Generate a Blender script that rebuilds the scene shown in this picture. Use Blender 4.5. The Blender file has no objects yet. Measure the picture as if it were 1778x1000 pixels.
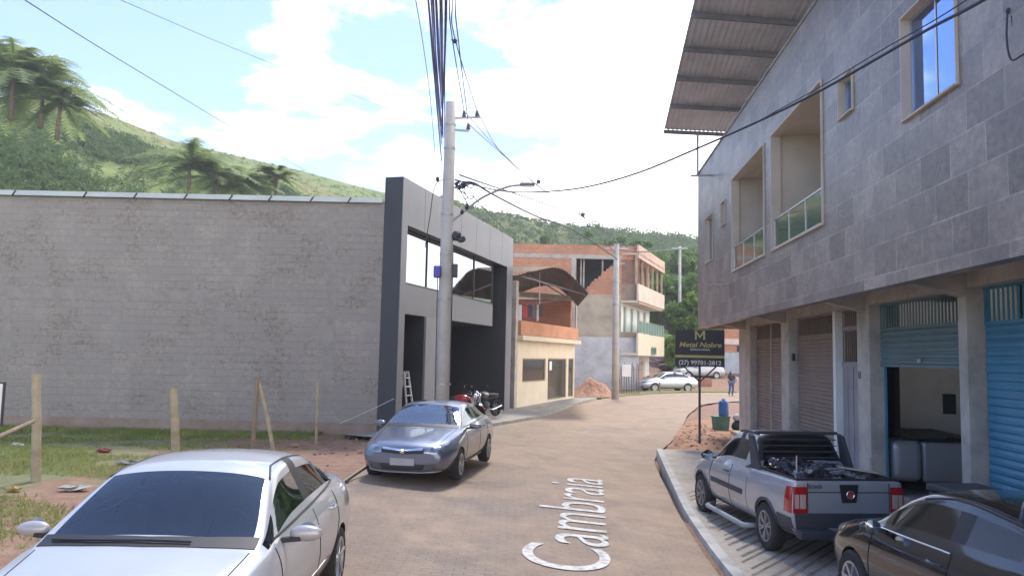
import bpy, bmesh, math, random
from mathutils import Vector, Matrix, noise
from mathutils.bvhtree import BVHTree
R = math.radians
random.seed(7)
scn = bpy.context.scene
COL = scn.collection

# ------------------------------------------------------------------ camera
CAM = Vector((0, 0, 2.4)); FPX = 1350.0
_p = math.atan2(117, FPX); _r = 0.0215
_f = Vector((0, math.cos(_p), math.sin(_p)))
_r0 = Vector((1, 0, 0)); _u0 = Vector((0, -math.sin(_p), math.cos(_p)))
_rt = _r0 * math.cos(_r) + _u0 * math.sin(_r)
_up = _u0 * math.cos(_r) - _r0 * math.sin(_r)
cd = bpy.data.cameras.new('camera'); co = bpy.data.objects.new('camera', cd); COL.objects.link(co)
m = Matrix((( _rt.x, _up.x, -_f.x), (_rt.y, _up.y, -_f.y), (_rt.z, _up.z, -_f.z))).to_4x4()
m.translation = CAM
co.matrix_world = m
cd.sensor_width = 36; cd.lens = 36 * FPX / 1778; cd.clip_end = 3000; cd.clip_start = 0.1
scn.camera = co

def ray(px, py): return _f + _rt * ((px - 889) / FPX) + _up * ((500 - py) / FPX)
def at(px, py, Y):
    d = ray(px, py); return CAM + d * (Y / d.y)
def gz(px, py, z=0.0):
    d = ray(px, py); return CAM + d * ((z - CAM.z) / d.z)

class Wallplane:
    """vertical plane: s along direction, y into the building, z absolute"""
    def __init__(s, p, dx, dy):
        n = math.hypot(dx, dy); s.d = Vector((dx / n, dy / n, 0)); s.n = Vector((-s.d.y, s.d.x, 0))
        s.p = Vector((p[0], p[1], 0)); s.rz = math.atan2(s.d.y, s.d.x)
    def hit(s, px, py, y=0.0):
        r = ray(px, py); o = s.p + s.n * y
        t = (o - CAM).dot(s.n) / r.dot(s.n); h = CAM + r * t
        return (h - o).dot(s.d), h.z
    def S(s, px, y=0.0, py=600): return s.hit(px, py, y)[0]
    def Z(s, px, py, y=0.0): return s.hit(px, py, y)[1]

# ------------------------------------------------------------------ tagging
def tag(o, label=None, cat=None, group=None, kind=None):
    if label: o['label'] = label
    if cat: o['category'] = cat
    if group: o['group'] = group
    if kind: o['kind'] = kind
    return o
def empty(name, loc=(0, 0, 0), rz=0.0, label=None, cat=None, group=None, parent=None):
    o = bpy.data.objects.new(name, None); COL.objects.link(o); o.location = loc; o.rotation_euler = (0, 0, rz)
    o.empty_display_size = .2
    if parent: o.parent = parent
    return tag(o, label, cat, group)
def copy_tree(o, parent=None):
    c = o.copy(); COL.objects.link(c)
    if parent is not None:
        c.parent = parent
    for ch in o.children: copy_tree(ch, c)
    return c

# ------------------------------------------------------------------ materials
MATS = {}
class NT:
    def __init__(s, name):
        s.m = bpy.data.materials.new(name); s.m.use_nodes = True; s.t = s.m.node_tree; s.N = s.t.nodes; s.L = s.t.links
        s.b = s.N['Principled BSDF']
    def n(s, typ, **kw):
        o = s.N.new(typ)
        for k, v in kw.items():
            if k in ('operation', 'blend_type', 'data_type', 'feature', 'wave_type', 'bands_direction', 'offset', 'offset_frequency', 'noise_dimensions'): setattr(o, k, v)
            else:
                kk = k.replace('_', ' ')
                if kk in o.inputs: o.inputs[kk].default_value = v
        return o
    def l(s, a, b): s.L.new(a, b)
    def pos(s, mode='obj', scale=(1, 1, 1), swap=False):
        if mode == 'world': src = s.N.new('ShaderNodeNewGeometry').outputs['Position']
        else: src = s.N.new('ShaderNodeTexCoord').outputs['Object']
        if swap:
            sp = s.N.new('ShaderNodeSeparateXYZ'); s.l(src, sp.inputs[0]); cb = s.N.new('ShaderNodeCombineXYZ')
            s.l(sp.outputs[0], cb.inputs[0]); s.l(sp.outputs[2], cb.inputs[1]); s.l(sp.outputs[1], cb.inputs[2]); src = cb.outputs[0]
        mp = s.N.new('ShaderNodeMapping'); mp.inputs['Scale'].default_value = scale; s.l(src, mp.inputs[0]); return mp.outputs[0]
    def noise(s, vec, scale=5, detail=4, rough=.6):
        o = s.N.new('ShaderNodeTexNoise'); o.inputs['Scale'].default_value = scale; o.inputs['Detail'].default_value = detail; o.inputs['Roughness'].default_value = rough
        s.l(vec, o.inputs['Vector']); return o.outputs['Fac']
    def ramp(s, fac, stops):
        o = s.N.new('ShaderNodeValToRGB'); e = o.color_ramp.elements
        while len(e) < len(stops): e.new(.5)
        for i, (p, c) in enumerate(stops):
            e[i].position = p; e[i].color = (c, c, c, 1) if not hasattr(c, '__len__') else (*c, 1)
        s.l(fac, o.inputs[0]); return o.outputs[0]
    def mix(s, fac, a, b, mode='MIX'):
        o = s.N.new('ShaderNodeMix'); o.data_type = 'RGBA'; o.blend_type = mode
        for sock, v in ((o.inputs[0], fac), (o.inputs[6], a), (o.inputs[7], b)):
            if hasattr(v, 'links'): s.l(v, sock)
            elif hasattr(v, '__len__'): sock.default_value = (*v, 1)
            else: sock.default_value = v
        return o.outputs[2]
    def bump(s, h, strength=.3, dist=.02):
        o = s.N.new('ShaderNodeBump'); o.inputs['Strength'].default_value = strength; o.inputs['Distance'].default_value = dist
        s.l(h, o.inputs['Height']); s.l(o.outputs[0], s.b.inputs['Normal'])
    def col(s, c):
        if hasattr(c, 'links'): s.l(c, s.b.inputs['Base Color'])
        else: s.b.inputs['Base Color'].default_value = (*c, 1)
    def rough(s, v):
        if hasattr(v, 'links'): s.l(v, s.b.inputs['Roughness'])
        else: s.b.inputs['Roughness'].default_value = v

def simple(name, c, rough=.6, metal=0., var=.25, scale=3., bump=0., coat=0., c2=None, mode='obj', spec=.5):
    if name in MATS: return MATS[name]
    t = NT(name); t.rough(rough); t.b.inputs['Metallic'].default_value = metal; t.b.inputs['Coat Weight'].default_value = coat
    t.b.inputs['Coat Roughness'].default_value = .06; t.b.inputs['Specular IOR Level'].default_value = spec
    if var > 0:
        v = t.pos(mode); f = t.noise(v, scale, 6, .65)
        c2 = c2 or tuple(x * (1 - var) for x in c)
        hi = tuple(min(1, x * (1 + var * .5)) for x in c)
        t.col(t.ramp(f, [(.3, c2), (.55, c), (.75, hi)]))
        if bump: t.bump(t.noise(v, scale * 8, 4), bump)
    else: t.col(c)
    MATS[name] = t.m; return t.m

def glass(name, c=(.01, .012, .015), rough=.03, spec=.8, metal=0.):
    if name in MATS: return MATS[name]
    t = NT(name); t.col(c); t.b.inputs['Specular IOR Level'].default_value = spec; t.b.inputs['Metallic'].default_value = metal
    v = t.pos(); f = t.noise(v, 2.5, 3); t.rough(t.ramp(f, [(.3, rough), (.8, rough + .05)]))
    t.bump(t.noise(v, 1.1, 1), .05, .02)
    MATS[name] = t.m; return t.m

def brickmat(name, c1, c2, mort, w, h, mw=.012, swap=True, rough=.8, bump=.4, stain=None, stainfac=.5, sscale=.5, offset=.5, smooth=.1, fine=.2, over=None, bias=0.):
    """over=(colour, lo, hi, scale): a coat (plaster, grime) with noise edges laid over the bricks"""
    if name in MATS: return MATS[name]
    t = NT(name); v = t.pos(swap=swap)
    dist = t.N.new('ShaderNodeTexNoise'); dist.inputs['Scale'].default_value = 1.7; t.l(v, dist.inputs['Vector'])
    vm = t.N.new('ShaderNodeVectorMath'); vm.operation = 'MULTIPLY_ADD'; t.l(dist.outputs['Color'], vm.inputs[0]); vm.inputs[1].default_value = (.012, .012, 0); t.l(v, vm.inputs[2])
    b = t.N.new('ShaderNodeTexBrick'); t.l(vm.outputs[0], b.inputs['Vector']); b.inputs['Scale'].default_value = 1
    b.inputs['Color1'].default_value = (*c1, 1); b.inputs['Color2'].default_value = (*c2, 1); b.inputs['Mortar'].default_value = (*mort, 1)
    b.inputs['Brick Width'].default_value = w; b.inputs['Row Height'].default_value = h; b.inputs['Mortar Size'].default_value = mw
    b.inputs['Mortar Smooth'].default_value = smooth; b.inputs['Bias'].default_value = bias; b.offset = offset
    col = b.outputs['Color']
    n1 = t.noise(v, 9, 6, .7)
    col = t.mix(fine, col, t.ramp(n1, [(.3, tuple(x * .55 for x in c1)), (.7, tuple(min(1, x * 1.5) for x in c2))]))
    if stain is not None:
        n2 = t.noise(v, sscale, 6, .65)
        col = t.mix(t.ramp(n2, [(.42, 0.), (.62, stainfac)]), col, stain)
    if over is not None:
        n3 = t.noise(v, over[3], 8, .7)
        col = t.mix(t.ramp(n3, [(over[1], 0.), (over[2], 1.)]), col, over[0])
    t.col(col); t.rough(rough)
    mx = t.n('ShaderNodeMath', operation='MULTIPLY_ADD'); t.l(b.outputs['Fac'], mx.inputs[0]); mx.inputs[1].default_value = -1.; t.l(n1, mx.inputs[2])
    t.bump(mx.outputs[0], bump, .01)
    MATS[name] = t.m; return t.m

# ------------------------------------------------------------------ mesh builder
class MB:
    def __init__(s): s.v = []; s.f = []
    def add(s, vs, fs):
        o = len(s.v); s.v += [tuple(x) for x in vs]; s.f += [tuple(i + o for i in f) for f in fs]; return s
    def box(s, x0, x1, y0, y1, z0, z1):
        return s.add([(x0, y0, z0), (x1, y0, z0), (x1, y1, z0), (x0, y1, z0), (x0, y0, z1), (x1, y0, z1), (x1, y1, z1), (x0, y1, z1)],
                     [(3, 2, 1, 0), (4, 5, 6, 7), (0, 1, 5, 4), (1, 2, 6, 5), (2, 3, 7, 6), (3, 0, 4, 7)])
    def bar(s, a, b, w, h=None):
        a = Vector(a); b = Vector(b); h = h or w; d = (b - a).normalized()
        u = Vector((0, 0, 1)) if abs(d.z) < .95 else Vector((1, 0, 0))
        r = d.cross(u).normalized() * w / 2; q = r.cross(d).normalized() * h / 2
        return s.add([a - r - q, a + r - q, a + r + q, a - r + q, b - r - q, b + r - q, b + r + q, b - r + q],
                     [(0, 1, 2, 3), (7, 6, 5, 4), (0, 4, 5, 1), (1, 5, 6, 2), (2, 6, 7, 3), (3, 7, 4, 0)])
    def tube(s, pts, r, n=8, cap=True):
        pts = [Vector(p) for p in pts]; rs = r if hasattr(r, '__len__') else [r] * len(pts)
        vs = []; fs = []; prev = None
        for i, p in enumerate(pts):
            d = (pts[min(i + 1, len(pts) - 1)] - pts[max(i - 1, 0)])
            d = d.normalized() if d.length > 1e-9 else Vector((0, 0, 1))
            if prev is None:
                u = Vector((0, 0, 1)) if abs(d.z) < .9 else Vector((1, 0, 0)); a = d.cross(u).normalized()
            else: a = (prev - d * prev.dot(d)); a = a.normalized() if a.length > 1e-6 else d.orthogonal().normalized()
            prev = a; b = d.cross(a)
            for k in range(n):
                t = 2 * math.pi * k / n; vs.append(p + (a * math.cos(t) + b * math.sin(t)) * rs[i])
        for i in range(len(pts) - 1):
            for k in range(n):
                fs.append((i * n + k, i * n + (k + 1) % n, (i + 1) * n + (k + 1) % n, (i + 1) * n + k))
        if cap: fs.append(tuple(range(n - 1, -1, -1))); fs.append(tuple((len(pts) - 1) * n + k for k in range(n)))
        return s.add(vs, fs)
    def lathe(s, prof, c=(0, 0, 0), axis='z', n=24):
        vs = []; fs = []; c = Vector(c)
        for r, h in prof:
            for k in range(n):
                t = 2 * math.pi * k / n; a, b = r * math.cos(t), r * math.sin(t)
                vs.append(c + (Vector((a, b, h)) if axis == 'z' else Vector((h, a, b)) if axis == 'x' else Vector((b, h, a))))
        for i in range(len(prof) - 1):
            for k in range(n): fs.append((i * n + k, i * n + (k + 1) % n, (i + 1) * n + (k + 1) % n, (i + 1) * n + k))
        if prof[0][0] > 1e-6: fs.append(tuple(range(n - 1, -1, -1)))
        if prof[-1][0] > 1e-6: fs.append(tuple((len(prof) - 1) * n + k for k in range(n)))
        return s.add(vs, fs)
    def prism(s, poly, y0, y1, axis='y'):
        n = len(poly)
        g = (lambda a, b, t: (a, t, b)) if axis == 'y' else (lambda a, b, t: (t, a, b)) if axis == 'x' else (lambda a, b, t: (a, b, t))
        vs = [g(a, b, y0) for a, b in poly] + [g(a, b, y1) for a, b in poly]
        return s.add(vs, [tuple(range(n)), tuple(range(2 * n - 1, n - 1, -1))] + [(i, i + n, (i + 1) % n + n, (i + 1) % n) for i in range(n)])
    def blob(s, c, r, n=10, m=7, jit=0., seed=0):
        rnd = random.Random(seed); c = Vector(c); r = Vector(r if hasattr(r, '__len__') else (r, r, r)); vs = []; fs = []
        for i in range(m + 1):
            ph = math.pi * i / m
            for k in range(n):
                t = 2 * math.pi * k / n; q = 1 + (rnd.random() - .5) * jit
                vs.append((c.x + r.x * math.sin(ph) * math.cos(t) * q, c.y + r.y * math.sin(ph) * math.sin(t) * q, c.z + r.z * math.cos(ph) * q))
        for i in range(m):
            for k in range(n): fs.append((i * n + k, (i + 1) * n + k, (i + 1) * n + (k + 1) % n, i * n + (k + 1) % n))
        return s.add(vs, fs)
    def wall(s, s0, s1, z0, z1, y0, y1, holes=()):
        xs = sorted({s0, s1, *[h[0] for h in holes], *[h[1] for h in holes]}); zs = sorted({z0, z1, *[h[2] for h in holes], *[h[3] for h in holes]})
        xs = [x for x in xs if s0 <= x <= s1]; zs = [z for z in zs if z0 <= z <= z1]
        def solid(i, j):
            if i < 0 or j < 0 or i >= len(xs) - 1 or j >= len(zs) - 1: return False
            cx, cz = (xs[i] + xs[i + 1]) / 2, (zs[j] + zs[j + 1]) / 2
            return not any(h[0] < cx < h[1] and h[2] < cz < h[3] for h in holes)
        for i in range(len(xs) - 1):
            for j in range(len(zs) - 1):
                if not solid(i, j): continue
                a, b, c, d = xs[i], xs[i + 1], zs[j], zs[j + 1]
                s.add([(a, y0, c), (b, y0, c), (b, y0, d), (a, y0, d)], [(0, 1, 2, 3)])
                s.add([(a, y1, c), (b, y1, c), (b, y1, d), (a, y1, d)], [(3, 2, 1, 0)])
                if not solid(i - 1, j): s.add([(a, y0, c), (a, y1, c), (a, y1, d), (a, y0, d)], [(3, 2, 1, 0)])
                if not solid(i + 1, j): s.add([(b, y0, c), (b, y1, c), (b, y1, d), (b, y0, d)], [(0, 1, 2, 3)])
                if not solid(i, j - 1): s.add([(a, y0, c), (b, y0, c), (b, y1, c), (a, y1, c)], [(3, 2, 1, 0)])
                if not solid(i, j + 1): s.add([(a, y0, d), (b, y0, d), (b, y1, d), (a, y1, d)], [(0, 1, 2, 3)])
        return s
    def build(s, name, mat, parent=None, loc=None, rz=None, smooth=False, bevel=0., sub=0, fix=False):
        me = bpy.data.meshes.new(name); me.from_pydata(s.v, [], s.f); me.validate()
        for x in (mat if isinstance(mat, (list, tuple)) else [mat]): me.materials.append(x)
        if fix or bevel:
            bm = bmesh.new(); bm.from_mesh(me); bmesh.ops.remove_doubles(bm, verts=bm.verts, dist=1e-5); bmesh.ops.recalc_face_normals(bm, faces=bm.faces); bm.to_mesh(me); bm.free()
        if smooth:
            me.shade_smooth() if hasattr(me, 'shade_smooth') else [setattr(p, 'use_smooth', True) for p in me.polygons]
        o = bpy.data.objects.new(name, me); COL.objects.link(o)
        if parent: o.parent = parent
        if loc is not None: o.location = loc
        if rz is not None: o.rotation_euler = (0, 0, rz)
        if bevel:
            b = o.modifiers.new('b', 'BEVEL'); b.width = bevel; b.segments = 2; b.limit_method = 'ANGLE'; b.angle_limit = R(40)
        if sub:
            b = o.modifiers.new('s', 'SUBSURF'); b.levels = b.render_levels = sub
        return o

def smooth_angle(o, deg=40):
    me = o.data
    try:
        me.shade_smooth(); me.set_sharp_from_angle(angle=R(deg))
    except Exception: pass

def text_obj(name, body, size, mat, parent, loc, rot, ext=.004, align='CENTER', shear=0., sx=1., offset=0.):
    cu = bpy.data.curves.new(name, 'FONT'); cu.body = body; cu.size = size; cu.extrude = ext; cu.align_x = align; cu.shear = shear; cu.offset = offset
    to = bpy.data.objects.new(name, cu); COL.objects.link(to)
    me = bpy.data.meshes.new_from_object(to.evaluated_get(bpy.context.evaluated_depsgraph_get()))
    bpy.data.objects.remove(to); me.name = name; me.materials.clear(); me.materials.append(mat)
    me.transform(Matrix.Diagonal((sx, 1, 1, 1)))
    o = bpy.data.objects.new(name, me); COL.objects.link(o); o.location = loc; o.rotation_euler = rot
    if parent: o.parent = parent
    return o
def catmull(P, k=8):
    P = [Vector(p) for p in P]; P = [2 * P[0] - P[1]] + P + [2 * P[-1] - P[-2]]; out = []
    for i in range(1, len(P) - 2):
        for j in range(k):
            t = j / k; a, b, c, d = P[i - 1], P[i], P[i + 1], P[i + 2]
            out.append(.5 * ((2 * b) + (c - a) * t + (2 * a - 5 * b + 4 * c - d) * t * t + (3 * b - a - 3 * c + d) * t ** 3))
    out.append(P[-2]); return out
# ------------------------------------------------------------------ world, sun, haze
SUN_EL, SUN_AZ = R(60), R(7)        # azimuth clockwise from the view direction
w = bpy.data.worlds.new('World'); scn.world = w; w.use_nodes = True
wn, wl = w.node_tree.nodes, w.node_tree.links
bg = wn['Background']; sky = wn.new('ShaderNodeTexSky'); sky.sky_type = 'NISHITA'; sky.sun_disc = False
sky.sun_elevation = SUN_EL; sky.sun_rotation = SUN_AZ; sky.air_density = 1.0; sky.dust_density = .35; sky.ozone_density = 3.0
tc = wn.new('ShaderNodeTexCoord')
mp = wn.new('ShaderNodeMapping'); mp.inputs['Scale'].default_value = (1.0, 1.0, 2.6); mp.inputs['Location'].default_value = (.35, .1, .2); wl.new(tc.outputs['Generated'], mp.inputs[0])
nz = wn.new('ShaderNodeTexNoise'); nz.inputs['Scale'].default_value = 3.2; nz.inputs['Detail'].default_value = 9; nz.inputs['Roughness'].default_value = .6; nz.inputs['Distortion'].default_value = .25; wl.new(mp.outputs[0], nz.inputs[0])
# more cloud towards the sun and towards the horizon, clear blue high on the left
dotn = wn.new('ShaderNodeVectorMath'); dotn.operation = 'DOT_PRODUCT'; wl.new(tc.outputs['Generated'], dotn.inputs[0])
dotn.inputs[1].default_value = (.75, .0, -1.1)
ma = wn.new('ShaderNodeMath'); ma.operation = 'MULTIPLY_ADD'; wl.new(dotn.outputs['Value'], ma.inputs[0]); ma.inputs[1].default_value = .62; wl.new(nz.outputs['Fac'], ma.inputs[2])
cr = wn.new('ShaderNodeValToRGB'); cr.color_ramp.elements[0].position = .175; cr.color_ramp.elements[1].position = .32; wl.new(ma.outputs[0], cr.inputs[0])
cr.color_ramp.elements[0].color = (.05, .05, .05, 1)
mx = wn.new('ShaderNodeMix'); mx.data_type = 'RGBA'; wl.new(cr.outputs[0], mx.inputs[0]); tint = wn.new('ShaderNodeMix'); tint.data_type = 'RGBA'; tint.blend_type = 'MULTIPLY'; tint.inputs[0].default_value = 1; wl.new(sky.outputs[0], tint.inputs[6]); tint.inputs[7].default_value = (.50, .71, 1.0, 1); wl.new(tint.outputs[2], mx.inputs[6]); mx.inputs[7].default_value = (12.6, 12.2, 11.9, 1)
wl.new(mx.outputs[2], bg.inputs['Color']); bg.inputs['Strength'].default_value = .115
sl = bpy.data.lights.new('sun', 'SUN'); sl.energy = 1.9; sl.angle = R(9.0); sl.color = (1, .95, .87)
so = bpy.data.objects.new('sun', sl); COL.objects.link(so)
sd = Vector((math.sin(SUN_AZ) * math.cos(SUN_EL), math.cos(SUN_AZ) * math.cos(SUN_EL), math.sin(SUN_EL)))
so.rotation_euler = (-sd).to_track_quat('-Z', 'Y').to_euler(); so.location = (0, 0, 60)
scn.view_settings.view_transform = 'Standard'; scn.view_settings.look = 'None'; scn.view_settings.gamma = 1; scn.view_settings.exposure = 1.22
HAZE = True
if HAZE:
    hz = MB().box(-420, 420, -60, 640, -3, 150).build('haze', None)
    hz.data.materials.clear(); hm = bpy.data.materials.new('haze'); hm.use_nodes = True; hn = hm.node_tree.nodes; hn.remove(hn['Principled BSDF'])
    pv = hn.new('ShaderNodeVolumePrincipled'); pv.inputs['Color'].default_value = (.92, .95, 1, 1); pv.inputs['Density'].default_value = .0008; pv.inputs['Anisotropy'].default_value = .3
    hm.node_tree.links.new(pv.outputs[0], hn['Material Output'].inputs['Volume']); hz.data.materials.append(hm)
    tag(hz, 'pale thin haze hanging over the street and the hills', 'haze', kind='stuff')

# ------------------------------------------------------------------ ground heights
def G(x, y):
    a = .08 if x < -3 else -.38 if x > 4.2 else .08 - .46 * (x + 3) / 7.2
    k = 1 if y < 22 else max(0, (40 - y) / 18)
    z = a * k
    if x < -4 and y < 30: z += .02 * noise.noise(Vector((x * .7, y * .7, 0)))
    if y > 60: z += .085 * (y - 60) if y < 90 else 2.55
    return z
def WALKZ(x, y): return -.22 + .29 * min(1, max(0, (y - 13) / 22))

def strip(name, L, Rr, cols, zf, mat, kind='structure', sub=4, skirt=None):
    L = catmull([(a, b, 0) for a, b in L], sub); Rr = catmull([(a, b, 0) for a, b in Rr], sub)
    mb = MB(); n = len(L); vs = []; fs = []
    for a, b in zip(L, Rr):
        for k in range(cols + 1):
            p = a.lerp(b, k / cols); vs.append((p.x, p.y, zf(p.x, p.y)))
    for i in range(n - 1):
        for k in range(cols): fs.append((i * (cols + 1) + k, i * (cols + 1) + k + 1, (i + 1) * (cols + 1) + k + 1, (i + 1) * (cols + 1) + k))
    mb.add(vs, fs)
    if skirt:
        for seq in (L, Rr):
            for a, b in zip(seq[:-1], seq[1:]):
                mb.add([(a.x, a.y, zf(a.x, a.y)), (b.x, b.y, zf(b.x, b.y)), (b.x, b.y, zf(b.x, b.y) - skirt), (a.x, a.y, zf(a.x, a.y) - skirt)], [(0, 1, 2, 3)])
    o = mb.build(name, mat, smooth=False)
    if kind: o['kind'] = kind
    return o

# ground material: red dirt, worn grass green, gravelly bits
t = NT('ground_dirt'); v = t.pos('world')
n1 = t.noise(v, .38, 8, .65); n2 = t.noise(v, 3.5, 8, .7); n3 = t.noise(v, 40, 3, .7)
dirt = t.ramp(n2, [(.25, (.15, .07, .045)), (.5, (.26, .135, .085)), (.75, (.38, .24, .165))])
grass = t.ramp(n2, [(.25, (.07, .09, .03)), (.5, (.15, .17, .06)), (.75, (.28, .22, .11))])
sp = t.N.new('ShaderNodeSeparateXYZ'); t.l(v, sp.inputs[0])
# grass is denser away from the road (x less than -5.2)
mr = t.n('ShaderNodeMapRange'); t.l(sp.outputs[0], mr.inputs['Value']); mr.inputs['From Min'].default_value = -4.2; mr.inputs['From Max'].default_value = -8.5; mr.inputs['To Min'].default_value = -.32; mr.inputs['To Max'].default_value = .10
md = t.n('ShaderNodeMath', operation='ADD'); t.l(n1, md.inputs[0]); t.l(mr.outputs[0], md.inputs[1])
col = t.mix(t.ramp(md.outputs[0], [(.47, 0.), (.56, 1.)]), dirt, grass)
t.col(t.mix(.22, col, t.ramp(n3, [(.35, (.06, .04, .03)), (.7, (.5, .42, .33))]))); t.rough(.95); t.bump(n3, .6, .03)
GROUND = t.m; MATS['ground'] = GROUND

t = NT('road_paving'); v = t.pos('world')
sp = t.N.new('ShaderNodeSeparateXYZ'); t.l(v, sp.inputs[0])
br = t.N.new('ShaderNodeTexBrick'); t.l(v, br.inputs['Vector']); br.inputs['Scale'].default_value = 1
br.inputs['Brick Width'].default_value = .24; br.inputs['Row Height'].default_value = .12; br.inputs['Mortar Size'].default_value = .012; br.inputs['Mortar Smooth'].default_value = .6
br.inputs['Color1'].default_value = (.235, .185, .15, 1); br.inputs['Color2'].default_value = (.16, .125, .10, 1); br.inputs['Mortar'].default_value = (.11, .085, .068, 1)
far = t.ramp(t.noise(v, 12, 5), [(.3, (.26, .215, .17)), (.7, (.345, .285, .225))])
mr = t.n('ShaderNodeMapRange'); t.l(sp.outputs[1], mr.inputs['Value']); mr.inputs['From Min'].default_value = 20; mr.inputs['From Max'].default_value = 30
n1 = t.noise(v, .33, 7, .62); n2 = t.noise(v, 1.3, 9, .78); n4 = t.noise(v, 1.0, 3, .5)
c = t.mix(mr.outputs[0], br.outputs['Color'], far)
dust = t.ramp(n2, [(.3, (.27, .165, .10)), (.7, (.43, .30, .20))])
# dust: strongest on both edges of the carriageway and in a band before the bend
ex = t.n('ShaderNodeMath', operation='ADD'); t.l(sp.outputs[0], ex.inputs[0]); ex.inputs[1].default_value = .25
ab = t.n('ShaderNodeMath', operation='ABSOLUTE'); t.l(ex.outputs[0], ab.inputs[0])
e2 = t.n('ShaderNodeMath', operation='MULTIPLY_ADD'); t.l(ab.outputs[0], e2.inputs[0]); e2.inputs[1].default_value = .085; t.l(n1, e2.inputs[2])
yb = t.n('ShaderNodeMath', operation='SUBTRACT'); t.l(sp.outputs[1], yb.inputs[0]); yb.inputs[1].default_value = 21.
ya = t.n('ShaderNodeMath', operation='ABSOLUTE'); t.l(yb.outputs[0], ya.inputs[0])
ym = t.n('ShaderNodeMapRange'); t.l(ya.outputs[0], ym.inputs['Value']); ym.inputs['From Min'].default_value = 1.; ym.inputs['From Max'].default_value = 7.; ym.inputs['To Min'].default_value = .22; ym.inputs['To Max'].default_value = 0.
e3 = t.n('ShaderNodeMath', operation='ADD'); t.l(e2.outputs[0], e3.inputs[0]); t.l(ym.outputs[0], e3.inputs[1])
e4 = t.n('ShaderNodeMath', operation='MULTIPLY_ADD'); t.l(n2, e4.inputs[0]); e4.inputs[1].default_value = .35; t.l(e3.outputs[0], e4.inputs[2])
c = t.mix(t.ramp(e4.outputs[0], [(.55, .15), (.88, .95)]), c, dust)
c = t.mix(t.ramp(t.noise(v, .7, 6, .8), [(.50, 0.), (.68, .55)]), c, (.10, .082, .07))
c = t.mix(.25, c, t.ramp(t.noise(v, 55, 2, .8), [(.3, (.08, .07, .06)), (.7, (.42, .37, .32))]))
t.col(c); t.rough(.85)
mm = t.n('ShaderNodeMath', operation='MULTIPLY_ADD'); t.l(br.outputs['Fac'], mm.inputs[0]); mm.inputs[1].default_value = -.8; t.l(n2, mm.inputs[2]); t.bump(mm.outputs[0], .4, .02)
ROAD = t.m

t = NT('sidewalk_concrete'); v = t.pos('world')
n1 = t.noise(v, 1.1, 8, .7); n3 = t.noise(v, 30, 3, .7)
c = t.ramp(n1, [(.25, (.29, .23, .17)), (.5, (.46, .39, .31)), (.75, (.58, .50, .41))])
t.col(t.mix(.25, c, t.ramp(n3, [(.3, (.1, .08, .06)), (.7, (.6, .54, .46))]))); t.rough(.9); t.bump(n3, .4, .01)
SIDE = t.m
CONC = simple('old_concrete', (.42, .40, .37), .85, var=.35, scale=1.5, bump=.3)

# ground sheet
mb = MB(); xs = [-420, -220, -120, -70, -45] + [-30 + i for i in range(61)] + [45, 70, 120, 220, 420]
ys = [-60, -20] + [-4 + i for i in range(105)] + [115, 130, 160, 220, 320, 450, 640]
RL = [(-3.2, -6), (-3.2, 3), (-3.2, 8), (-3.0, 14), (-2.7, 19), (-.9, 26), (1.2, 31.5), (3.2, 38.5), (6.1, 47), (11, 54.5), (18, 58.5), (32, 61), (60, 62)]
RR = [(2.62, -6), (2.62, 3), (2.62, 9), (2.92, 13.1), (3.3, 16.3), (4.05, 21.8), (5.4, 26), (6.6, 30), (8.6, 37), (12, 44.5), (20, 50), (34, 53), (60, 54)]
def inroad(x, y):
    poly = RL + RR[::-1]; c = False; j = len(poly) - 1
    for i in range(len(poly)):
        if (poly[i][1] > y) != (poly[j][1] > y) and x < (poly[j][0] - poly[i][0]) * (y - poly[i][1]) / (poly[j][1] - poly[i][1]) + poly[i][0]: c = not c
        j = i
    return c
vs = [(x, y, G(x, y) - (.09 if inroad(x, y) else 0.0) - (.35 if (x > 3.9 and y < 21) else 0)) for y in ys for x in xs]; nx = len(xs)
mb.add(vs, [(j * nx + i, j * nx + i + 1, (j + 1) * nx + i + 1, (j + 1) * nx + i) for j in range(len(ys) - 1) for i in range(nx - 1)])
g = mb.build('ground', GROUND, smooth=True); g['kind'] = 'structure'
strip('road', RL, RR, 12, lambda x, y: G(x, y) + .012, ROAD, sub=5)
# dirt shoulder heap between road and right-hand buildings beyond the pavement end
def heapz(x, y): return G(x, y) + .03 + .12 * max(0, noise.noise(Vector((x * .8, y * .8, 3)))) + (.10 if x > 5.4 else .0)
strip('dirt_verge', [(4.25, 22.2), (5.2, 25.2), (6.3, 28.8), (7.2, 31.5)], [(7.6, 22.2), (7.8, 25.2), (8.2, 28.8), (8.6, 32.5)], 14, heapz, simple('red_dirt', (.36, .19, .11), .95, var=.5, scale=2.5, bump=.7, mode='world'), sub=8)
# right pavement
KL = [(2.72, -6), (2.72, 3), (2.74, 9), (3.02, 13.1), (3.4, 16.3), (4.12, 21.9)]
strip('sidewalk', [(a + .14, b) for a, b in KL], [(7.9, -6), (7.9, 3), (7.9, 9), (7.9, 13.1), (7.9, 16.3), (7.9, 21.9)], 6, WALKZ, SIDE, sub=6, skirt=.3)
strip('kerb', [(a - .01, b) for a, b in KL], [(a + .14, b) for a, b in KL], 1, lambda x, y: WALKZ(x, y) + .02, simple('kerb_concrete', (.50, .47, .43), .85, var=.4, scale=2., bump=.4, mode='world'), sub=8, skirt=.38)
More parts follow.
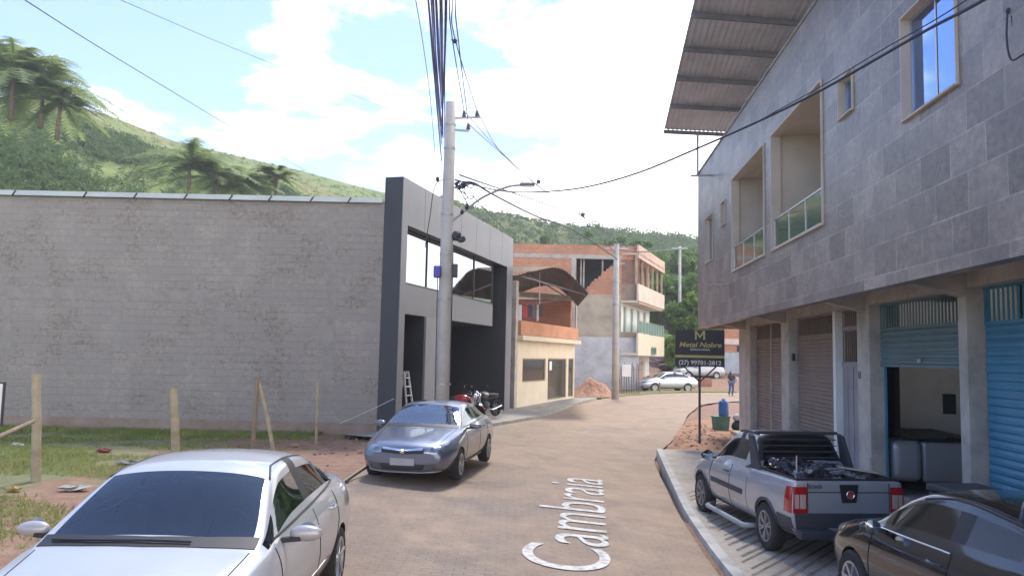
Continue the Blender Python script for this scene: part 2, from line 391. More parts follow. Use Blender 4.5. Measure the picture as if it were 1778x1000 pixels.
# grooved ramp: dark grooves cast across the pavement in front of the shops
mb = MB(); rnd = random.Random(4)
k = 0; y = 3.0
while y < 15.5:
    x0 = 2.95 + max(0, (y - 9) * .075) + rnd.uniform(0, .12); x1 = 6.2 + .08 * y - .6
    a = Vector((x0, y, WALKZ(x0, y) + .004)); yb = y + 1.25 * (x1 - x0); b = Vector((x1, yb, WALKZ(x1, yb) + .004)); wd = .035 + rnd.uniform(0, .03)
    mb.add([a, a + Vector((0, wd * 1.4, 0)), b + Vector((0, wd * 1.4, 0)), b], [(3, 2, 1, 0)]); y += .31 + rnd.uniform(-.02, .02)
    k += 1
mb.build('sidewalk_grooves', simple('groove_dirt', (.26, .21, .165), .95, var=.6, scale=3, mode='world'))['kind'] = 'structure'
# pavement before the dark shop
LS0 = [(-4.4, 21.0), (-3.3, 24.0), (-1.3, 30.5), (.6, 37), (2.2, 43.5)]
LS1 = [(-2.75, 20.3), (-.95, 26), (1.15, 31.5), (3.1, 38.5), (4.9, 44.2)]
strip('front_sidewalk', LS0, LS1, 6, lambda x, y: G(x, y) + .12, simple('front_concrete', (.36, .33, .29), .9, var=.35, scale=1.2, bump=.3, mode='world'), sub=6, skirt=.3)
strip('far_verge', [(4.0, 44.5), (7, 52), (11, 57.8), (17, 60.5)], [(5.3, 45.4), (8.6, 51.4), (12.3, 56.0), (17, 58.6)], 6, lambda x, y: G(x, y) + .07, simple('verge_green', (.13, .17, .05), .95, var=.5, scale=1.4, bump=.5, c2=(.33, .18, .10), mode='world'), sub=6, skirt=.2)

# painted street name
tm = simple('road_paint', (.60, .585, .555), .8, var=.35, scale=9, c2=(.27, .24, .21))
txt = text_obj('road_lettering', 'Cambraia', 1.53, tm, None, (1.13, 9.0, 0), (0, 0, 0), ext=.0, align='LEFT', offset=-.004)
pa, pb = Vector((1.24, 9.4, G(1.24, 9) + .024)), Vector((2.03, 17.0, G(2.03, 17) + .024))
dx = (pb - pa).normalized(); wdt = max(v_.co.x for v_ in txt.data.vertices); sc = (pb - pa).length / wdt
dy = Vector((-dx.y, dx.x, 0)).normalized(); dz = dx.cross(dy).normalized(); dy2 = Vector((dy.x, dy.y, math.tan(math.atan(.064)))).normalized()
M = Matrix(((dx.x * sc, dy2.x * 1.07, dz.x, pa.x), (dx.y * sc, dy2.y * 1.07, dz.y, pa.y), (dx.z * sc, dy2.z * 1.07, dz.z, pa.z), (0, 0, 0, 1)))
txt.data.transform(M); txt.location = (0, 0, 0); tag(txt, 'large white street name lettering lying along the paved road', 'road lettering')

# ------------------------------------------------------------------ hills
def hill_col(px):
    pts = [(-900, 120), (-300, 130), (0, 172), (100, 172), (200, 205), (300, 245), (400, 268), (500, 292), (600, 318), (670, 335), (760, 352), (830, 372), (900, 384), (1000, 402), (1100, 412), (1215, 425), (1400, 470), (1800, 520), (2600, 540)]
    for (a, b), (c_, d_) in zip(pts[:-1], pts[1:]):
        if a <= px <= c_: return b + (d_ - b) * (px - a) / (c_ - a)
    return pts[-1][1]
def hill_pt(px, v):
    """v 0 foot .. 1 ridge .. 1.3 beyond"""
    k = min(1, max(0, (px + 200) / 1300)); Yr = 105 + 120 * k; Yf = 44 + 66 * k
    e = at(px, hill_col(px), Yr); dirx = e.x / e.y
    Y = Yf + (Yr - Yf) * v; vv = min(v, 1)
    zf = G(0, Yf); z = zf + (e.z - zf) * (.15 * vv + .85 * vv ** .92) - max(0, v - 1) * 12
    X = dirx * Y
    z += 1.2 * noise.noise(Vector((X * .05, Y * .05, 1))) * min(1, v * 2) * (1 - min(1, max(0, (v - .7) / .3)) * .8)
    return Vector((X, Y, z))
t = NT('hill_grass'); v = t.pos('world')
n1 = t.noise(v, .05, 6, .6); n2 = t.noise(v, .5, 8, .7)
a = t.ramp(n2, [(.3, (.06, .10, .025)), (.5, (.13, .18, .042)), (.75, (.25, .27, .085))])
b = t.ramp(n2, [(.3, (.12, .10, .04)), (.7, (.34, .22, .12))])
t.col(t.mix(t.ramp(n1, [(.5, 0.), (.64, .8)]), a, b)); t.rough(.95); t.bump(n2, .8, .4)
HILL = t.m
mb = MB(); cols_ = [-900 + 25 * i for i in range(137)]; vs_ = [i / 26 * 1.3 for i in range(27)]
mb.add([hill_pt(px, q) for px in cols_ for q in vs_], [(i * 27 + j, (i + 1) * 27 + j, (i + 1) * 27 + j + 1, i * 27 + j + 1) for i in range(len(cols_) - 1) for j in range(26)])
o = mb.build('hills', HILL, smooth=True); o['kind'] = 'structure'

def leafmat(name, dark, mid, light, scale=1.2, tr_=.3):
    t = NT(name); v = t.pos('world'); f = t.noise(v, scale, 4, .8)
    t.col(t.ramp(f, [(.3, dark), (.52, mid), (.72, light)])); t.rough(.6); t.b.inputs['Specular IOR Level'].default_value = .3
    tr = t.N.new('ShaderNodeBsdfTranslucent'); tr.inputs['Color'].default_value = (*[x * 1.4 for x in light], 1)
    ms = t.N.new('ShaderNodeMixShader'); ms.inputs[0].default_value = tr_; t.l(t.b.outputs[0], ms.inputs[1]); t.l(tr.outputs[0], ms.inputs[2]); t.l(ms.outputs[0], t.N['Material Output'].inputs['Surface'])
    return t.m
LEAF_BUSH = leafmat('bush_leaves', (.018, .042, .014), (.048, .10, .026), (.12, .19, .05), .45)
LEAF_TREE = leafmat('tree_leaves', (.03, .065, .02), (.07, .14, .035), (.17, .27, .07), .8)
LEAF_LIGHT = leafmat('light_leaves', (.05, .10, .02), (.12, .21, .045), (.26, .38, .08), .8)
LEAF_PALM = leafmat('palm_leaves', (.07, .12, .04), (.14, .21, .07), (.27, .33, .13), .6, .45)
LEAF_PALE = leafmat('pale_leaves', (.09, .12, .05), (.18, .22, .09), (.3, .34, .16), .6)
BARK = simple('bark', (.16, .12, .09), .9, var=.4, scale=4, bump=.5)

def leaf(vs, fs, p, s, rnd, up=.3):
    n = Vector((rnd.gauss(0, 1), rnd.gauss(0, 1), rnd.gauss(0, 1) + up)).normalized(); a = n.orthogonal().normalized()
    a.rotate(Matrix.Rotation(rnd.random() * 6.28, 3, n)); b = n.cross(a); o = len(vs)
    vs += [p + a * s, p + b * s * .5 + n * s * .12, p - a * s, p - b * s * .5 + n * s * .12]; fs.append((o, o + 1, o + 2, o + 3))
def clump(mb, c, r, n, s, rnd):
    vs = []; fs = []
    for _ in range(n):
        d = Vector((rnd.gauss(0, 1), rnd.gauss(0, 1), rnd.gauss(0, 1))).normalized() * (r * (.55 + .5 * rnd.random()))
        d.z *= .72
        leaf(vs, fs, c + d, s * rnd.uniform(.6, 1.3), rnd, .6)
    mb.add(vs, fs)

rnd = random.Random(11)
mb = MB(); mp_ = MB()
for _ in range(5200):
    px = rnd.uniform(-150, 760); v_ = rnd.uniform(.05, 1.0)
    p = hill_pt(px, v_); dn = noise.noise(Vector((p.x * .045, p.y * .045, 7)))
    lim = .84 + .18 * noise.noise(Vector((px * .01, 2, 2))) + (.0 if px < 350 else -.1)
    if v_ < lim:
        if dn < -.22 and rnd.random() < .8: continue
        r = rnd.uniform(.7, 1.5); clump(mb, p + Vector((0, 0, r * .45)), r, 46, .30, rnd)
    elif rnd.random() < .55:
        r = rnd.uniform(.25, .6); clump(mp_, p + Vector((0, 0, r * .3)), r, 10, .24, rnd)
for _ in range(1300):
    px = rnd.uniform(760, 1330); v_ = rnd.uniform(.1, 1.0); p = hill_pt(px, v_)
    if noise.noise(Vector((p.x * .03, p.y * .03, 5))) < -.2 and px < 1000: continue
    r = rnd.uniform(1.2, 2.6) * (1.35 if px > 1020 else .8); clump(mb if (px > 1020 or rnd.random() < .6) else mp_, p + Vector((0, 0, r * .5)), r, 60, .5, rnd)
for i in range(150):
    px = 760 + i * 3.6 + rnd.uniform(-2, 2); p = hill_pt(px, .99); r = rnd.uniform(.8, 1.7); clump(mb, p + Vector((0, 0, r * .6)), r, 45, .42, rnd)
o = mb.build('hillside_bushes', LEAF_BUSH); tag(o, 'dark green bushes covering the lower slope of the hill', 'bushes', kind='stuff')
o = mp_.build('hilltop_shrubs', LEAF_PALE); tag(o, 'small pale shrubs dotting the upper grassy slope of the hill', 'shrubs', kind='stuff')

def tree(px, pyb, pyt, Y, wpx, label, mat=None, n=26, leafs=110, seed=0, group='trees beyond the brick house', name='tree', ls=.34, slim=1., lo=.34):
    rn = random.Random(seed); b = at(px, pyb, Y); top = at(px, pyt, Y).z; b.z = min(b.z, top - 1.5); h = top - b.z; rad = wpx * Y / FPX / 2
    root = empty(name, b, 0, label, 'tree', group)
    tr = MB(); tr.tube([(0, 0, -.3), (rn.uniform(-.1, .1), 0, h * .3), (rn.uniform(-.3, .3), rn.uniform(-.2, .2), h * .8)], [.035 * h, .028 * h, .008 * h], 7)
    cr_ = MB()
    for i in range(n):
        ph = rn.random() * 6.28; zz = rn.uniform(lo, .95); rr = rad * math.sqrt(max(.05, 1 - ((zz - .6) / .42) ** 2)) * rn.uniform(.3, .9)
        c_ = Vector((math.cos(ph) * rr, math.sin(ph) * rr, h * zz)); q = rad * rn.uniform(.22, .42) * slim
        clump(cr_, c_, q, leafs, ls, rn)
        if i % 3 == 0: tr.tube([(0, 0, h * .35), c_ * .6 + Vector((0, 0, h * .12)), c_], [.012 * h, .008 * h, .003 * h], 5)
    tr.build('trunk', BARK, root, smooth=True); cr_.build('crown', mat or LEAF_TREE, root); return root

def palm(px, pyb, pyt, Y, fr, label, seed=0, n=20, group='palms on the hillside', droop=.68):
    rn = random.Random(seed); b = at(px, pyb, Y); top = at(px, pyt, Y).z; h = max(1., top - b.z); root = empty('palm_tree', b, 0, label, 'palm tree', group)
    MB().tube([(0, 0, -1), (.1 * rn.uniform(-1, 1), 0, h * .5), (.2 * rn.uniform(-1, 1), 0, h)], [.24, .18, .15], 8).build('trunk', BARK, root, smooth=True)
    cr_ = MB()
    for i in range(n):
        az = i * 2.4 + rn.uniform(-.3, .3); el = rn.uniform(.0, 1.45); L = fr * rn.uniform(.8, 1.15)
        d = Vector((math.cos(az), math.sin(az), 0)); pts = []
        for k in range(20):
            q = k / 19; pts.append(Vector((0, 0, h)) + d * (L * (q * math.cos(el) + .25 * q * q)) + Vector((0, 0, L * (q * math.sin(el) - droop * q * q))))
        cr_.tube(pts, [.05 * (1 - k / 21) for k in range(20)], 4)
        sd_ = d.cross(Vector((0, 0, 1)))
        for k in range(1, 20):
            for s_ in (-1, 1):
                for hh in (0., .5):
                    p = pts[k - 1].lerp(pts[k], hh); l_ = L * .24 * math.sin(math.pi * (k + hh) / 20.5) ** .6 * rn.uniform(.8, 1.1)
                    tip = p + sd_ * s_ * l_ * .85 + Vector((0, 0, -l_ * rn.uniform(.1, .5))) + d * l_ * .5
                    w_ = (pts[k] - pts[k - 1]).normalized() * .11
                    cr_.add([p - w_, p + w_, tip], [(0, 1, 2)])
    cr_.build('crown', LEAF_PALM, root); return root
for i, a_ in enumerate([(20, 190, 132, 70, 7.2, 'tallest shaggy palm at the far left edge of the hilltop'), (72, 205, 150, 72, 6.2, 'broad palm leaning right at the top left of the hill'), (-32, 200, 120, 73, 7.2, 'palm cut off by the left edge of the picture on the hilltop'),
                        (100, 225, 178, 71, 3.6, 'low palm tucked beneath the tall ones at the top left'), (328, 335, 285, 80, 6.2, 'tall feathery palm rising in the middle of the left hill'), (372, 345, 312, 82, 5.4, 'shorter palm just right of the tall feathery one on the slope'),
                        (420, 350, 325, 84, 5.0, 'low palm halfway between the mid hill palms and the ridge end'), (478, 350, 308, 86, 3.4, 'small upright palm near the dark shop side of the hill')]):
    palm(*a_[:5], a_[5], seed=i + 3, n=28)
for i, a_ in enumerate([(1175, 640, 470, 84, 120, 'wide dark leafy tree right behind the brick house corner'), (1130, 620, 440, 96, 95, 'dark tree peeping over the brick house roof'), (1205, 640, 520, 74, 90, 'dense tree between the house and the tiled building'),
                        (1190, 600, 428, 98, 90, 'tall tree with broad crown behind the thin lamp pole'), (1235, 610, 455, 92, 80, 'tree half hidden by the tiled building edge'), (1060, 560, 408, 120, 70, 'tree with a feathery top above the brick parapet'),
                        (1112, 560, 405, 118, 40, 'thin pointed tree standing above the skyline')]):
    tree(*a_, seed=i + 20, n=34 if i < 5 else 16, leafs=120, ls=.33 if i < 5 else .4, slim=1.05)
tree(1168, 655, 585, 72, 52, 'bright yellow green shrubby tree beside the house balcony', mat=LEAF_LIGHT, n=20, leafs=100, seed=40, ls=.24)
tree(1205, 600, 505, 72, 26, 'bright banana like sapling with light green leaves', mat=LEAF_LIGHT, n=9, leafs=50, seed=41, ls=.5)
for i, a_ in enumerate([(1030, 560, 398, 124), (950, 560, 385, 125), (1085, 560, 402, 122)]):
    tree(*a_, 46, ['low round tree on the far ridge left of the brick parapet', 'small tree on the far ridge above the carport roof', 'ridge tree directly behind the second concrete pole'][i], seed=50 + i, n=12, leafs=80, ls=.4)

# grass tufts on the lot
rnd = random.Random(5); mb = MB(); vs = []; fs = []
for _ in range(85000):
    x = rnd.uniform(-16, -3.8); y = rnd.uniform(9, 22.9)
    dn = noise.fractal(Vector((x * .38 + 3, y * .5, 0)), .8, 2.1, 4) + (-.25 if x > -5.2 else .0) + .09 * min(4, -x - 5)
    if y > 20.5: dn += .45
    if dn < .12 + rnd.random() * .3: continue
    h = rnd.uniform(.03, .10) * (1.5 if y > 20.8 else 1); a_ = rnd.random() * 6.28; w_ = .012; z = G(x, y)
    dx_, dy_ = math.cos(a_), math.sin(a_); o_ = len(vs)
    vs += [(x - dx_ * w_, y - dy_ * w_, z), (x + dx_ * w_, y + dy_ * w_, z), (x + rnd.uniform(-.06, .06), y + rnd.uniform(-.06, .06), z + h)]; fs.append((o_, o_ + 1, o_ + 2))
mb.add(vs, fs); o = mb.build('grass', leafmat('grass_blades', (.07, .11, .025), (.17, .24, .06), (.34, .34, .13), 1.)); tag(o, 'patchy green grass growing on the empty lot', 'grass', kind='stuff')
# ------------------------------------------------------------------ shared building materials
TILE = brickmat('slate_tiles', (.12, .098, .088), (.39, .32, .28), (.41, .36, .315), .80, .46, .013, rough=.38, bump=.15, stain=(.15, .13, .125), stainfac=.6, sscale=1.3, fine=.35, smooth=.3, over=((.30, .26, .245), .56, .74, 2.2))
BEIGE = simple('beige_paint', (.62, .54, .44), .8, var=.15, scale=1.2)
BEIGE_D = simple('worn_cream_paint', (.50, .46, .41), .8, var=.35, scale=1.8, bump=.15)
CREAM = simple('cream_paint', (.74, .64, .48), .8, var=.12, scale=1.1)
WHITE = simple('white_paint', (.80, .80, .77), .75, var=.08, scale=1.2)
BLACK = simple('black_panel', (.045, .046, .056), .5, var=.2, scale=.8)
GREYP = simple('grey_panel', (.20, .205, .225), .4, var=.10, scale=.7)
GREYC = simple('grey_render', (.34, .345, .35), .7, var=.15, scale=1.)
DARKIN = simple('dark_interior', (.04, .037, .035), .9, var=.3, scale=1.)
STEEL = simple('galvanised_steel', (.42, .44, .46), .45, metal=.6, var=.25, scale=2.)
DSTEEL = simple('dark_steel', (.055, .06, .07), .5, metal=.4, var=.2, scale=3.)
SKYMIR = glass('sky_tinted_mirror', (.24, .36, .62), .03, 1., 1.)  # reflection of the blue sky put into the mirror's own tint
SKYGLASS = glass('window_glass', (.03, .04, .05), .02, 1., .0)
MIRROR = glass('mirror_glass', (.42, .48, .55), .02, 1., 1.)
GREENGL = glass('green_glass', (.06, .09, .07), .03, 1., 0.)
BRICK = brickmat('red_hollow_brick', (.40, .16, .085), (.56, .26, .15), (.42, .36, .30), .30, .19, .012, bump=.6, stain=(.30, .17, .12), stainfac=.5, sscale=.7, fine=.3)
SALMON = simple('salmon_block', (.62, .30, .18), .85, var=.25, scale=1.4, bump=.3)
BLUEDOOR = simple('blue_shutter_paint', (.06, .235, .36), .45, var=.2, scale=1.2)
TEALDOOR = simple('teal_shutter_paint', (.13, .205, .225), .5, var=.25, scale=1.2)
BROWNDOOR = simple('brown_shutter_paint', (.26, .195, .165), .6, var=.2, scale=1.2)
GREYDOOR = simple('grey_door_paint', (.30, .29, .31), .55, var=.2, scale=2.)
ZINC = simple('zinc_sheet', (.56, .57, .64), .55, metal=.1, var=.2, scale=1.2)

# ================================================================== tiled building on the right
FP = (4.45 + .08 * 27.8, 27.8); FR = Wallplane(FP, -.08, -1)
rb = empty('tiled_building', (FP[0], FP[1], 0), FR.rz, 'two storey building clad in blue grey slate tiles with shops below on the right', 'building')
def zz(v): return v + 2.4
def SD(D): return (27.8 - D) * 1.0032
ZB, ZT = zz(1.10), zz(6.68)
hA = (SD(10.34), SD(8.80), zz(3.25), zz(4.72)); hB = (SD(12.86), SD(12.18), zz(4.05), zz(4.75))
hC = (SD(17.35), SD(13.72), zz(2.44), zz(5.13)); hD = (SD(21.75), SD(18.0), zz(2.44), zz(5.13))
hE = (SD(26.2), SD(24.8), zz(3.2), zz(4.75)); hF = (SD(23.4), SD(22.7), zz(4.0), zz(4.75))
SEND = SD(1.5)
MB().wall(0, SEND, ZB, ZT, 0, .2, [hA, hB, hC, hD, hE, hF]).build('tiled_wall', TILE, rb)
# shell: far end, back, roof slab
MB().box(-.0, .2, .203, 8, ZB, ZT - .02).box(0, SEND, 8, 8.2, -.2, ZT - .02).box(.2, SEND, .203, 8, ZT - .35, ZT - .2).build('side_wall', BEIGE_D, rb)
MB().box(.003, SEND, -.03, .23, ZT, ZT + .05).build('coping', CONC, rb)
def room(h, depth, mat, name='room_lining', floor=True):
    a, b, c, d = h; q = MB(); e = .04
    q.box(a - .1, b + .1, depth, depth + .1, c - .1, d + .1); q.box(a - .1, a - .0, .203, depth, c, d); q.box(b, b + .1, .203, depth, c, d)
    q.box(a - .1, b + .1, .203, depth, d, d + .1); q.box(a - .1, b + .1, .203, depth, c - .1, c)
    return q.build(name, mat, rb)
def jamb(h, t=.025, y1=.2, parent=None, mat=BEIGE, proud=.03):
    a, b, c, d = h; q = MB(); q.box(a, a + t, -proud, y1, c, d).box(b - t, b, -proud, y1, c, d).box(a + t, b - t, -proud, y1, d - t, d).box(a + t, b - t, -proud - .02, y1, c, c + t)
    return q.build('window_jamb', mat, parent or rb)
for h in (hC, hD):
    room(h, 1.5, BEIGE); jamb(h, .05, .19)
for h, n_ in ((hA, 2), (hB, 1), (hE, 2), (hF, 1)):
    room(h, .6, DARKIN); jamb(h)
    fr = MB(); a, b, c, d = h; a += .025; b -= .025; c += .025; d -= .025; t_ = .035
    fr.box(a, a + t_, .10, .15, c, d).box(b - t_, b, .10, .15, c, d).box(a + t_, b - t_, .10, .15, d - t_, d).box(a + t_, b - t_, .10, .15, c, c + t_)
    if n_ == 2: fr.box((a + b) / 2 - .02, (a + b) / 2 + .02, .10, .15, c + t_, d - t_)
    f = fr.build('window_frame', simple('aluminium', (.55, .55, .55), .35, metal=.7, var=.1), rb)
    for k in range(n_):
        a2 = a + t_ + k * (b - a) / n_; b2 = a2 + (b - a) / n_ - t_ * 1.5
        MB().add([(a2, .12 - .012 * (k), c + t_), (b2, .12 - .012 * k, c + t_), (b2, .12 - .012 * k, d - t_), (a2, .12 - .012 * k, d - t_)], [(0, 1, 2, 3)]).build('pane', SKYMIR if h in (hA, hB) else SKYGLASS, f)
# balcony glass railings
for h in (hC, hD):
    a, b, c, d = h; a += .05; b -= .05; zt = zz(3.17)
    rl = MB().box(a, b, .03, .08, zt - .035, zt).box(a, b, .03, .08, c + .03, c + .055)
    for i in range(4): x = a + (b - a) * i / 3; rl.box(max(a, x - .02), min(b, x + .02) if i else a + .04, .03, .08, c + .055, zt - .035)
    r_ = rl.build('balcony_rail', simple('aluminium', (.5, .5, .5)), rb)
    for i in range(3):
        x0 = a + (b - a) * i / 3 + .03; x1 = a + (b - a) * (i + 1) / 3 - .03
        MB().box(x0, x1, .045, .055, c + .06, zt - .04).build('glass_panel', GREENGL, r_)
# white balcony door inside second opening
MB().box(hC[0] + .35, hC[0] + .43, 1.44, 1.497, hC[2], hC[3] - .3).build('door_frame', WHITE, rb)
# drain pipes sticking out
for D_, z_ in ((25.4, 6.1), (22.2, 2.15)):
    MB().tube([(SD(D_), .15, zz(z_)), (SD(D_), -.62, zz(z_ - .02))], .035, 10).build('drain_pipe', BEIGE_D, rb)
# soffit and beams
PY = 1.35; SY = 1.58
MB().box(.0, SEND, .203, SY + .05, zz(1.42), zz(1.55)).build('soffit', BEIGE_D, rb)
PR = Wallplane((FR.p.x + FR.n.x * PY, FR.p.y + FR.n.y * PY), -.08, -1)
pil = [(PR.S(1283), PR.S(1302)), (PR.S(1356), PR.S(1369)), (PR.S(1488), PR.S(1509)), (PR.S(1664), PR.S(1679))]
pil += [(pil[3][0] + 3.7, pil[3][1] + 3.7)]
ZO = zz(1.14); ZF = -.12
for a, b in pil:
    w_ = b - a; c_ = (a + b) / 2
    MB().prism([(.203, zz(1.30)), (PY - .002, zz(1.02)), (PY - .002, zz(1.419)), (.203, zz(1.419))], c_ - .13, c_ + .13, 'x').build('bracket_beam', BEIGE_D, rb)
for a, b in pil:
    MB().box(a, b, PY, PY + .30, ZF - .3, zz(1.42)).build('pillar', BEIGE_D, rb, bevel=.01)
MB().box(pil[0][1] + .002, SEND, PY + .02, PY + .26, ZO, zz(1.418)).build('lintel', BEIGE_D, rb)
MB().box(pil[0][0], pil[0][0] + .2, PY + .3, 8, -.3, zz(1.42)).build('end_wall', BEIGE_D, rb)
# small plaque on the third pillar
s_, z_ = PR.hit(1493, 651); MB().box(s_ - .06, s_ + .06, PY - .015, PY - .001, z_ - .07, z_ + .07).build('plaque', simple('plaque_grey', (.16, .15, .14)), rb)
s_, z_ = PR.hit(1372, 620); MB().box(s_ - .05, s_ + .05, PY + .05, PY + .12, z_ - .1, z_ + .1).build('switch_box', DSTEEL, rb)

def slats(s0, s1, z0, z1, mat, y=SY, pitch=.095, name='shutter', holes_bar=True):
    q = MB(); n = max(1, int((z1 - z0) / pitch)); vs = []; fs = []
    for i in range(n + 1):
        z = z0 + (z1 - z0) * i / n
        for dy, dz in ((0, 0), (-.022, pitch * .25), (-.026, pitch * .6), (-.004, pitch * .93)):
            if i == n and dz > 0: continue
            zc = min(z + dz, z1); vs += [(s0, y + dy, zc), (s1, y + dy, zc)]
    for i in range(len(vs) // 2 - 1): fs.append((2 * i, 2 * i + 1, 2 * i + 3, 2 * i + 2))
    q.add(vs, fs); q.box(s0, s1, y - .03, y + .02, z0 - .05, z0 + .002)
    return q.build(name, mat, rb)
def grille(s0, s1, z0, z1, mat, y=SY, pitch=.12):
    q = MB().box(s0, s1, y - .02, y + .02, z0 - .03, z0 + .02).box(s0, s1, y - .02, y + .02, z1 - .04, z1)
    n = int((s1 - s0) / pitch)
    for i in range(n + 1): x = s0 + (s1 - s0) * i / n; q.box(x - .010, x + .010, y - .012, y + .012, z0 + .02, z1 - .04)
    return q.build('grille', mat, rb)
ZG = zz(.66); SRp = SY
sx = lambda px: FR.S(px, SY)
# openings: (s0, s1)
o1 = (pil[0][1] + .05, pil[1][0] - .03); o2 = (pil[1][1] + .12, PR.S(1441)); o3 = (PR.S(1446), pil[2][0] - .01); o4 = (pil[2][1] + .02, pil[3][0] - .02); o5 = (pil[3][1] + .02, pil[4][0] - .02)
mid = (o1[0] + o1[1]) / 2
slats(o1[0], mid - .03, ZF + .05, ZG, BROWNDOOR); slats(mid + .03, o1[1], ZF + .05, ZG, BROWNDOOR); MB().box(mid - .03, mid + .03, SY - .05, SY + .03, ZF, ZO).build('door_post', BEIGE_D, rb)
grille(o1[0], mid - .03, ZG, ZO, BROWNDOOR); grille(mid + .03, o1[1], ZG, ZO, BROWNDOOR)
slats(o2[0], o2[1], ZF + .05, ZG, BROWNDOOR); grille(o2[0], o2[1], ZG, ZO, BROWNDOOR)
MB().box(o2[1] + .003, o3[0] - .003, PY + .06, SY + .05, ZF - .1, ZO - .002).build('door_post', WHITE, rb)
# grey metal door with window grille
s0, s1 = o3; zm = zz(-.02); zk = zz(.72)
q = MB(); n = 9
for i in range(n): x0 = s0 + (s1 - s0) * i / n; q.box(x0 + .006, x0 + (s1 - s0) / n - .006, SY - .02 - (i % 2) * .008, SY + .02, ZF + .05, zm)
q.box(s0, s1, SY - .045, SY - .03, zm - .06, zm + .03).box(s0, s1, SY - .03, SY + .03, zk, zk + .06)
dr = q.build('metal_door', GREYDOOR, rb); g1 = grille(s0, s1, zm + .03, zk, BROWNDOOR); grille(s0, s1, zk + .06, ZO, BROWNDOOR)
MB().box(s1 - .14, s1 - .08, SY - .09, SY - .045, zm - .35, zm - .2).build('door_handle', DSTEEL, dr)
# half open teal shutter
so_ = slats(o4[0], o4[1], zz(-.01), zz(.64), TEALDOOR); grille(o4[0], o4[1], zz(.66), ZO, TEALDOOR)
MB().box((o4[0] + o4[1]) / 2 - .06, (o4[0] + o4[1]) / 2 + .06, SY - .06, SY - .03, zz(.03), zz(.09)).build('shutter_lock', STEEL, so_)
for x in (o4[0], o5[0]): MB().box(x - .018, x + .05, PY + .302, SY + .04, ZF - .2, ZO - .004).build('guide_rail', BLUEDOOR, rb)
slats(o5[0] + .1, o5[1], ZF + .05, zz(.60), BLUEDOOR, pitch=.115); grille(o5[0] + .06, o5[1], zz(.62), ZO, BLUEDOOR)
slats(pil[4][1] + .05, SEND, ZF + .05, zz(.60), BLUEDOOR)
# dark backing behind the grilles and the garage room behind the half open shutter
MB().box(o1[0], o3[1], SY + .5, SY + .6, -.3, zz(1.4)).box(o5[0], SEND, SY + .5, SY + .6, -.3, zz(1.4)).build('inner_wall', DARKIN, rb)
MB().box(o4[0] - 2.6, o4[0] - 2.45, SY + .62, 6.2, -.3, zz(1.41)).box(o4[1] + .1, o4[1] + .25, SY + .05, 6.2, -.3, zz(1.41)).box(o4[0] - 2.6, o4[1] + .25, 6.2, 6.35, -.3, zz(1.41)).build('garage_wall', simple('garage_white', (.84, .80, .74), .8, var=.1), rb)
MB().box(o4[0] - 2.45, o4[1] + .25, SY - .2, 6.2, -.3, ZF).build('garage_floor', CONC, rb)
gY = 27.8 - (o4[0] - 2.45) / 1.0032; gq = at(1615, 697, gY + .6); gl_ = FR.n.dot(gq - FR.p); MB().box(o4[0] - 2.449, o4[0] - 2.40, gl_ - .13, gl_ + .13, gq.z - .22, gq.z + .22).build('meter_box', DSTEEL, rb)
MB().box(pil[0][0], SEND, PY - .3, SY + .1, -.4, -.02).build('plinth_step', SIDE, rb)

# metal roof above with purlins and post
P0 = at(1153, 229, 27.4); P1 = at(1207, 0, 17.3); e = (P1 - P0)
u = Vector((.978, .20, .034)); u.normalize()
roof = empty('metal_roof', (P0.x, P0.y, P0.z), 0, 'ribbed metal sheet roof on dark purlins jutting out above the tiled building', 'roof')
q = MB(); vs = []; fs = []; L_ = 9.0; nr = 150; ext = 2.05
ed = e.normalized(); length = e.length * ext; uperp = (u - ed * u.dot(ed)).normalized()
upn = uperp.cross(ed); upn = upn if upn.z > 0 else -upn
N = int(L_ / .085)
for i in range(N + 1):
    off = .018 if i % 2 else -.018
    a = u * (i * L_ / N) + upn * (.09 + off); vs += [a, a + ed * length]
for i in range(N): fs.append((2 * i, 2 * i + 2, 2 * i + 3, 2 * i + 1))
q.add(vs, fs).build('roof_sheet', ZINC, roof)
q = MB()
zs_ = []
for yy in (232, 185, 137, 86, 26):
    # position along edge whose image row is yy
    best = min(range(400), key=lambda k: abs(((lambda P: 500 - FPX * (P - CAM).dot(_up) / (P - CAM).dot(_f))(P0 + ed * (k * length / 400))) - yy)); zs_.append(best * length / 400)
st = zs_[4] - zs_[3]
zs_ += [zs_[4] + st * (i + 1) for i in range(6)]
for k_ in zs_:
    if k_ < length: MB().bar(ed * k_ + upn * 0, ed * k_ + u * L_, .07, .13).build('purlin', simple('purlin_grey', (.17, .18, .215), .6), roof)
pp = at(1213, 232, 27.5); pq = at(1213, 300, 27.5)
MB().tube([(pp.x - P0.x, pp.y - P0.y + .15, pp.z - P0.z + .05), (pq.x - P0.x, pq.y - P0.y + .15, pq.z - P0.z - .1)], .045, 8).build('roof_post', STEEL, roof)
for k_ in (4.0, 10.0, 16.0):
    b_ = ed * k_ + u * 4.5; MB().tube([b_, b_ + Vector((0, 0, -(P0.z + b_.z) + ZT - .3))], .06, 8).build('roof_post', STEEL, roof)

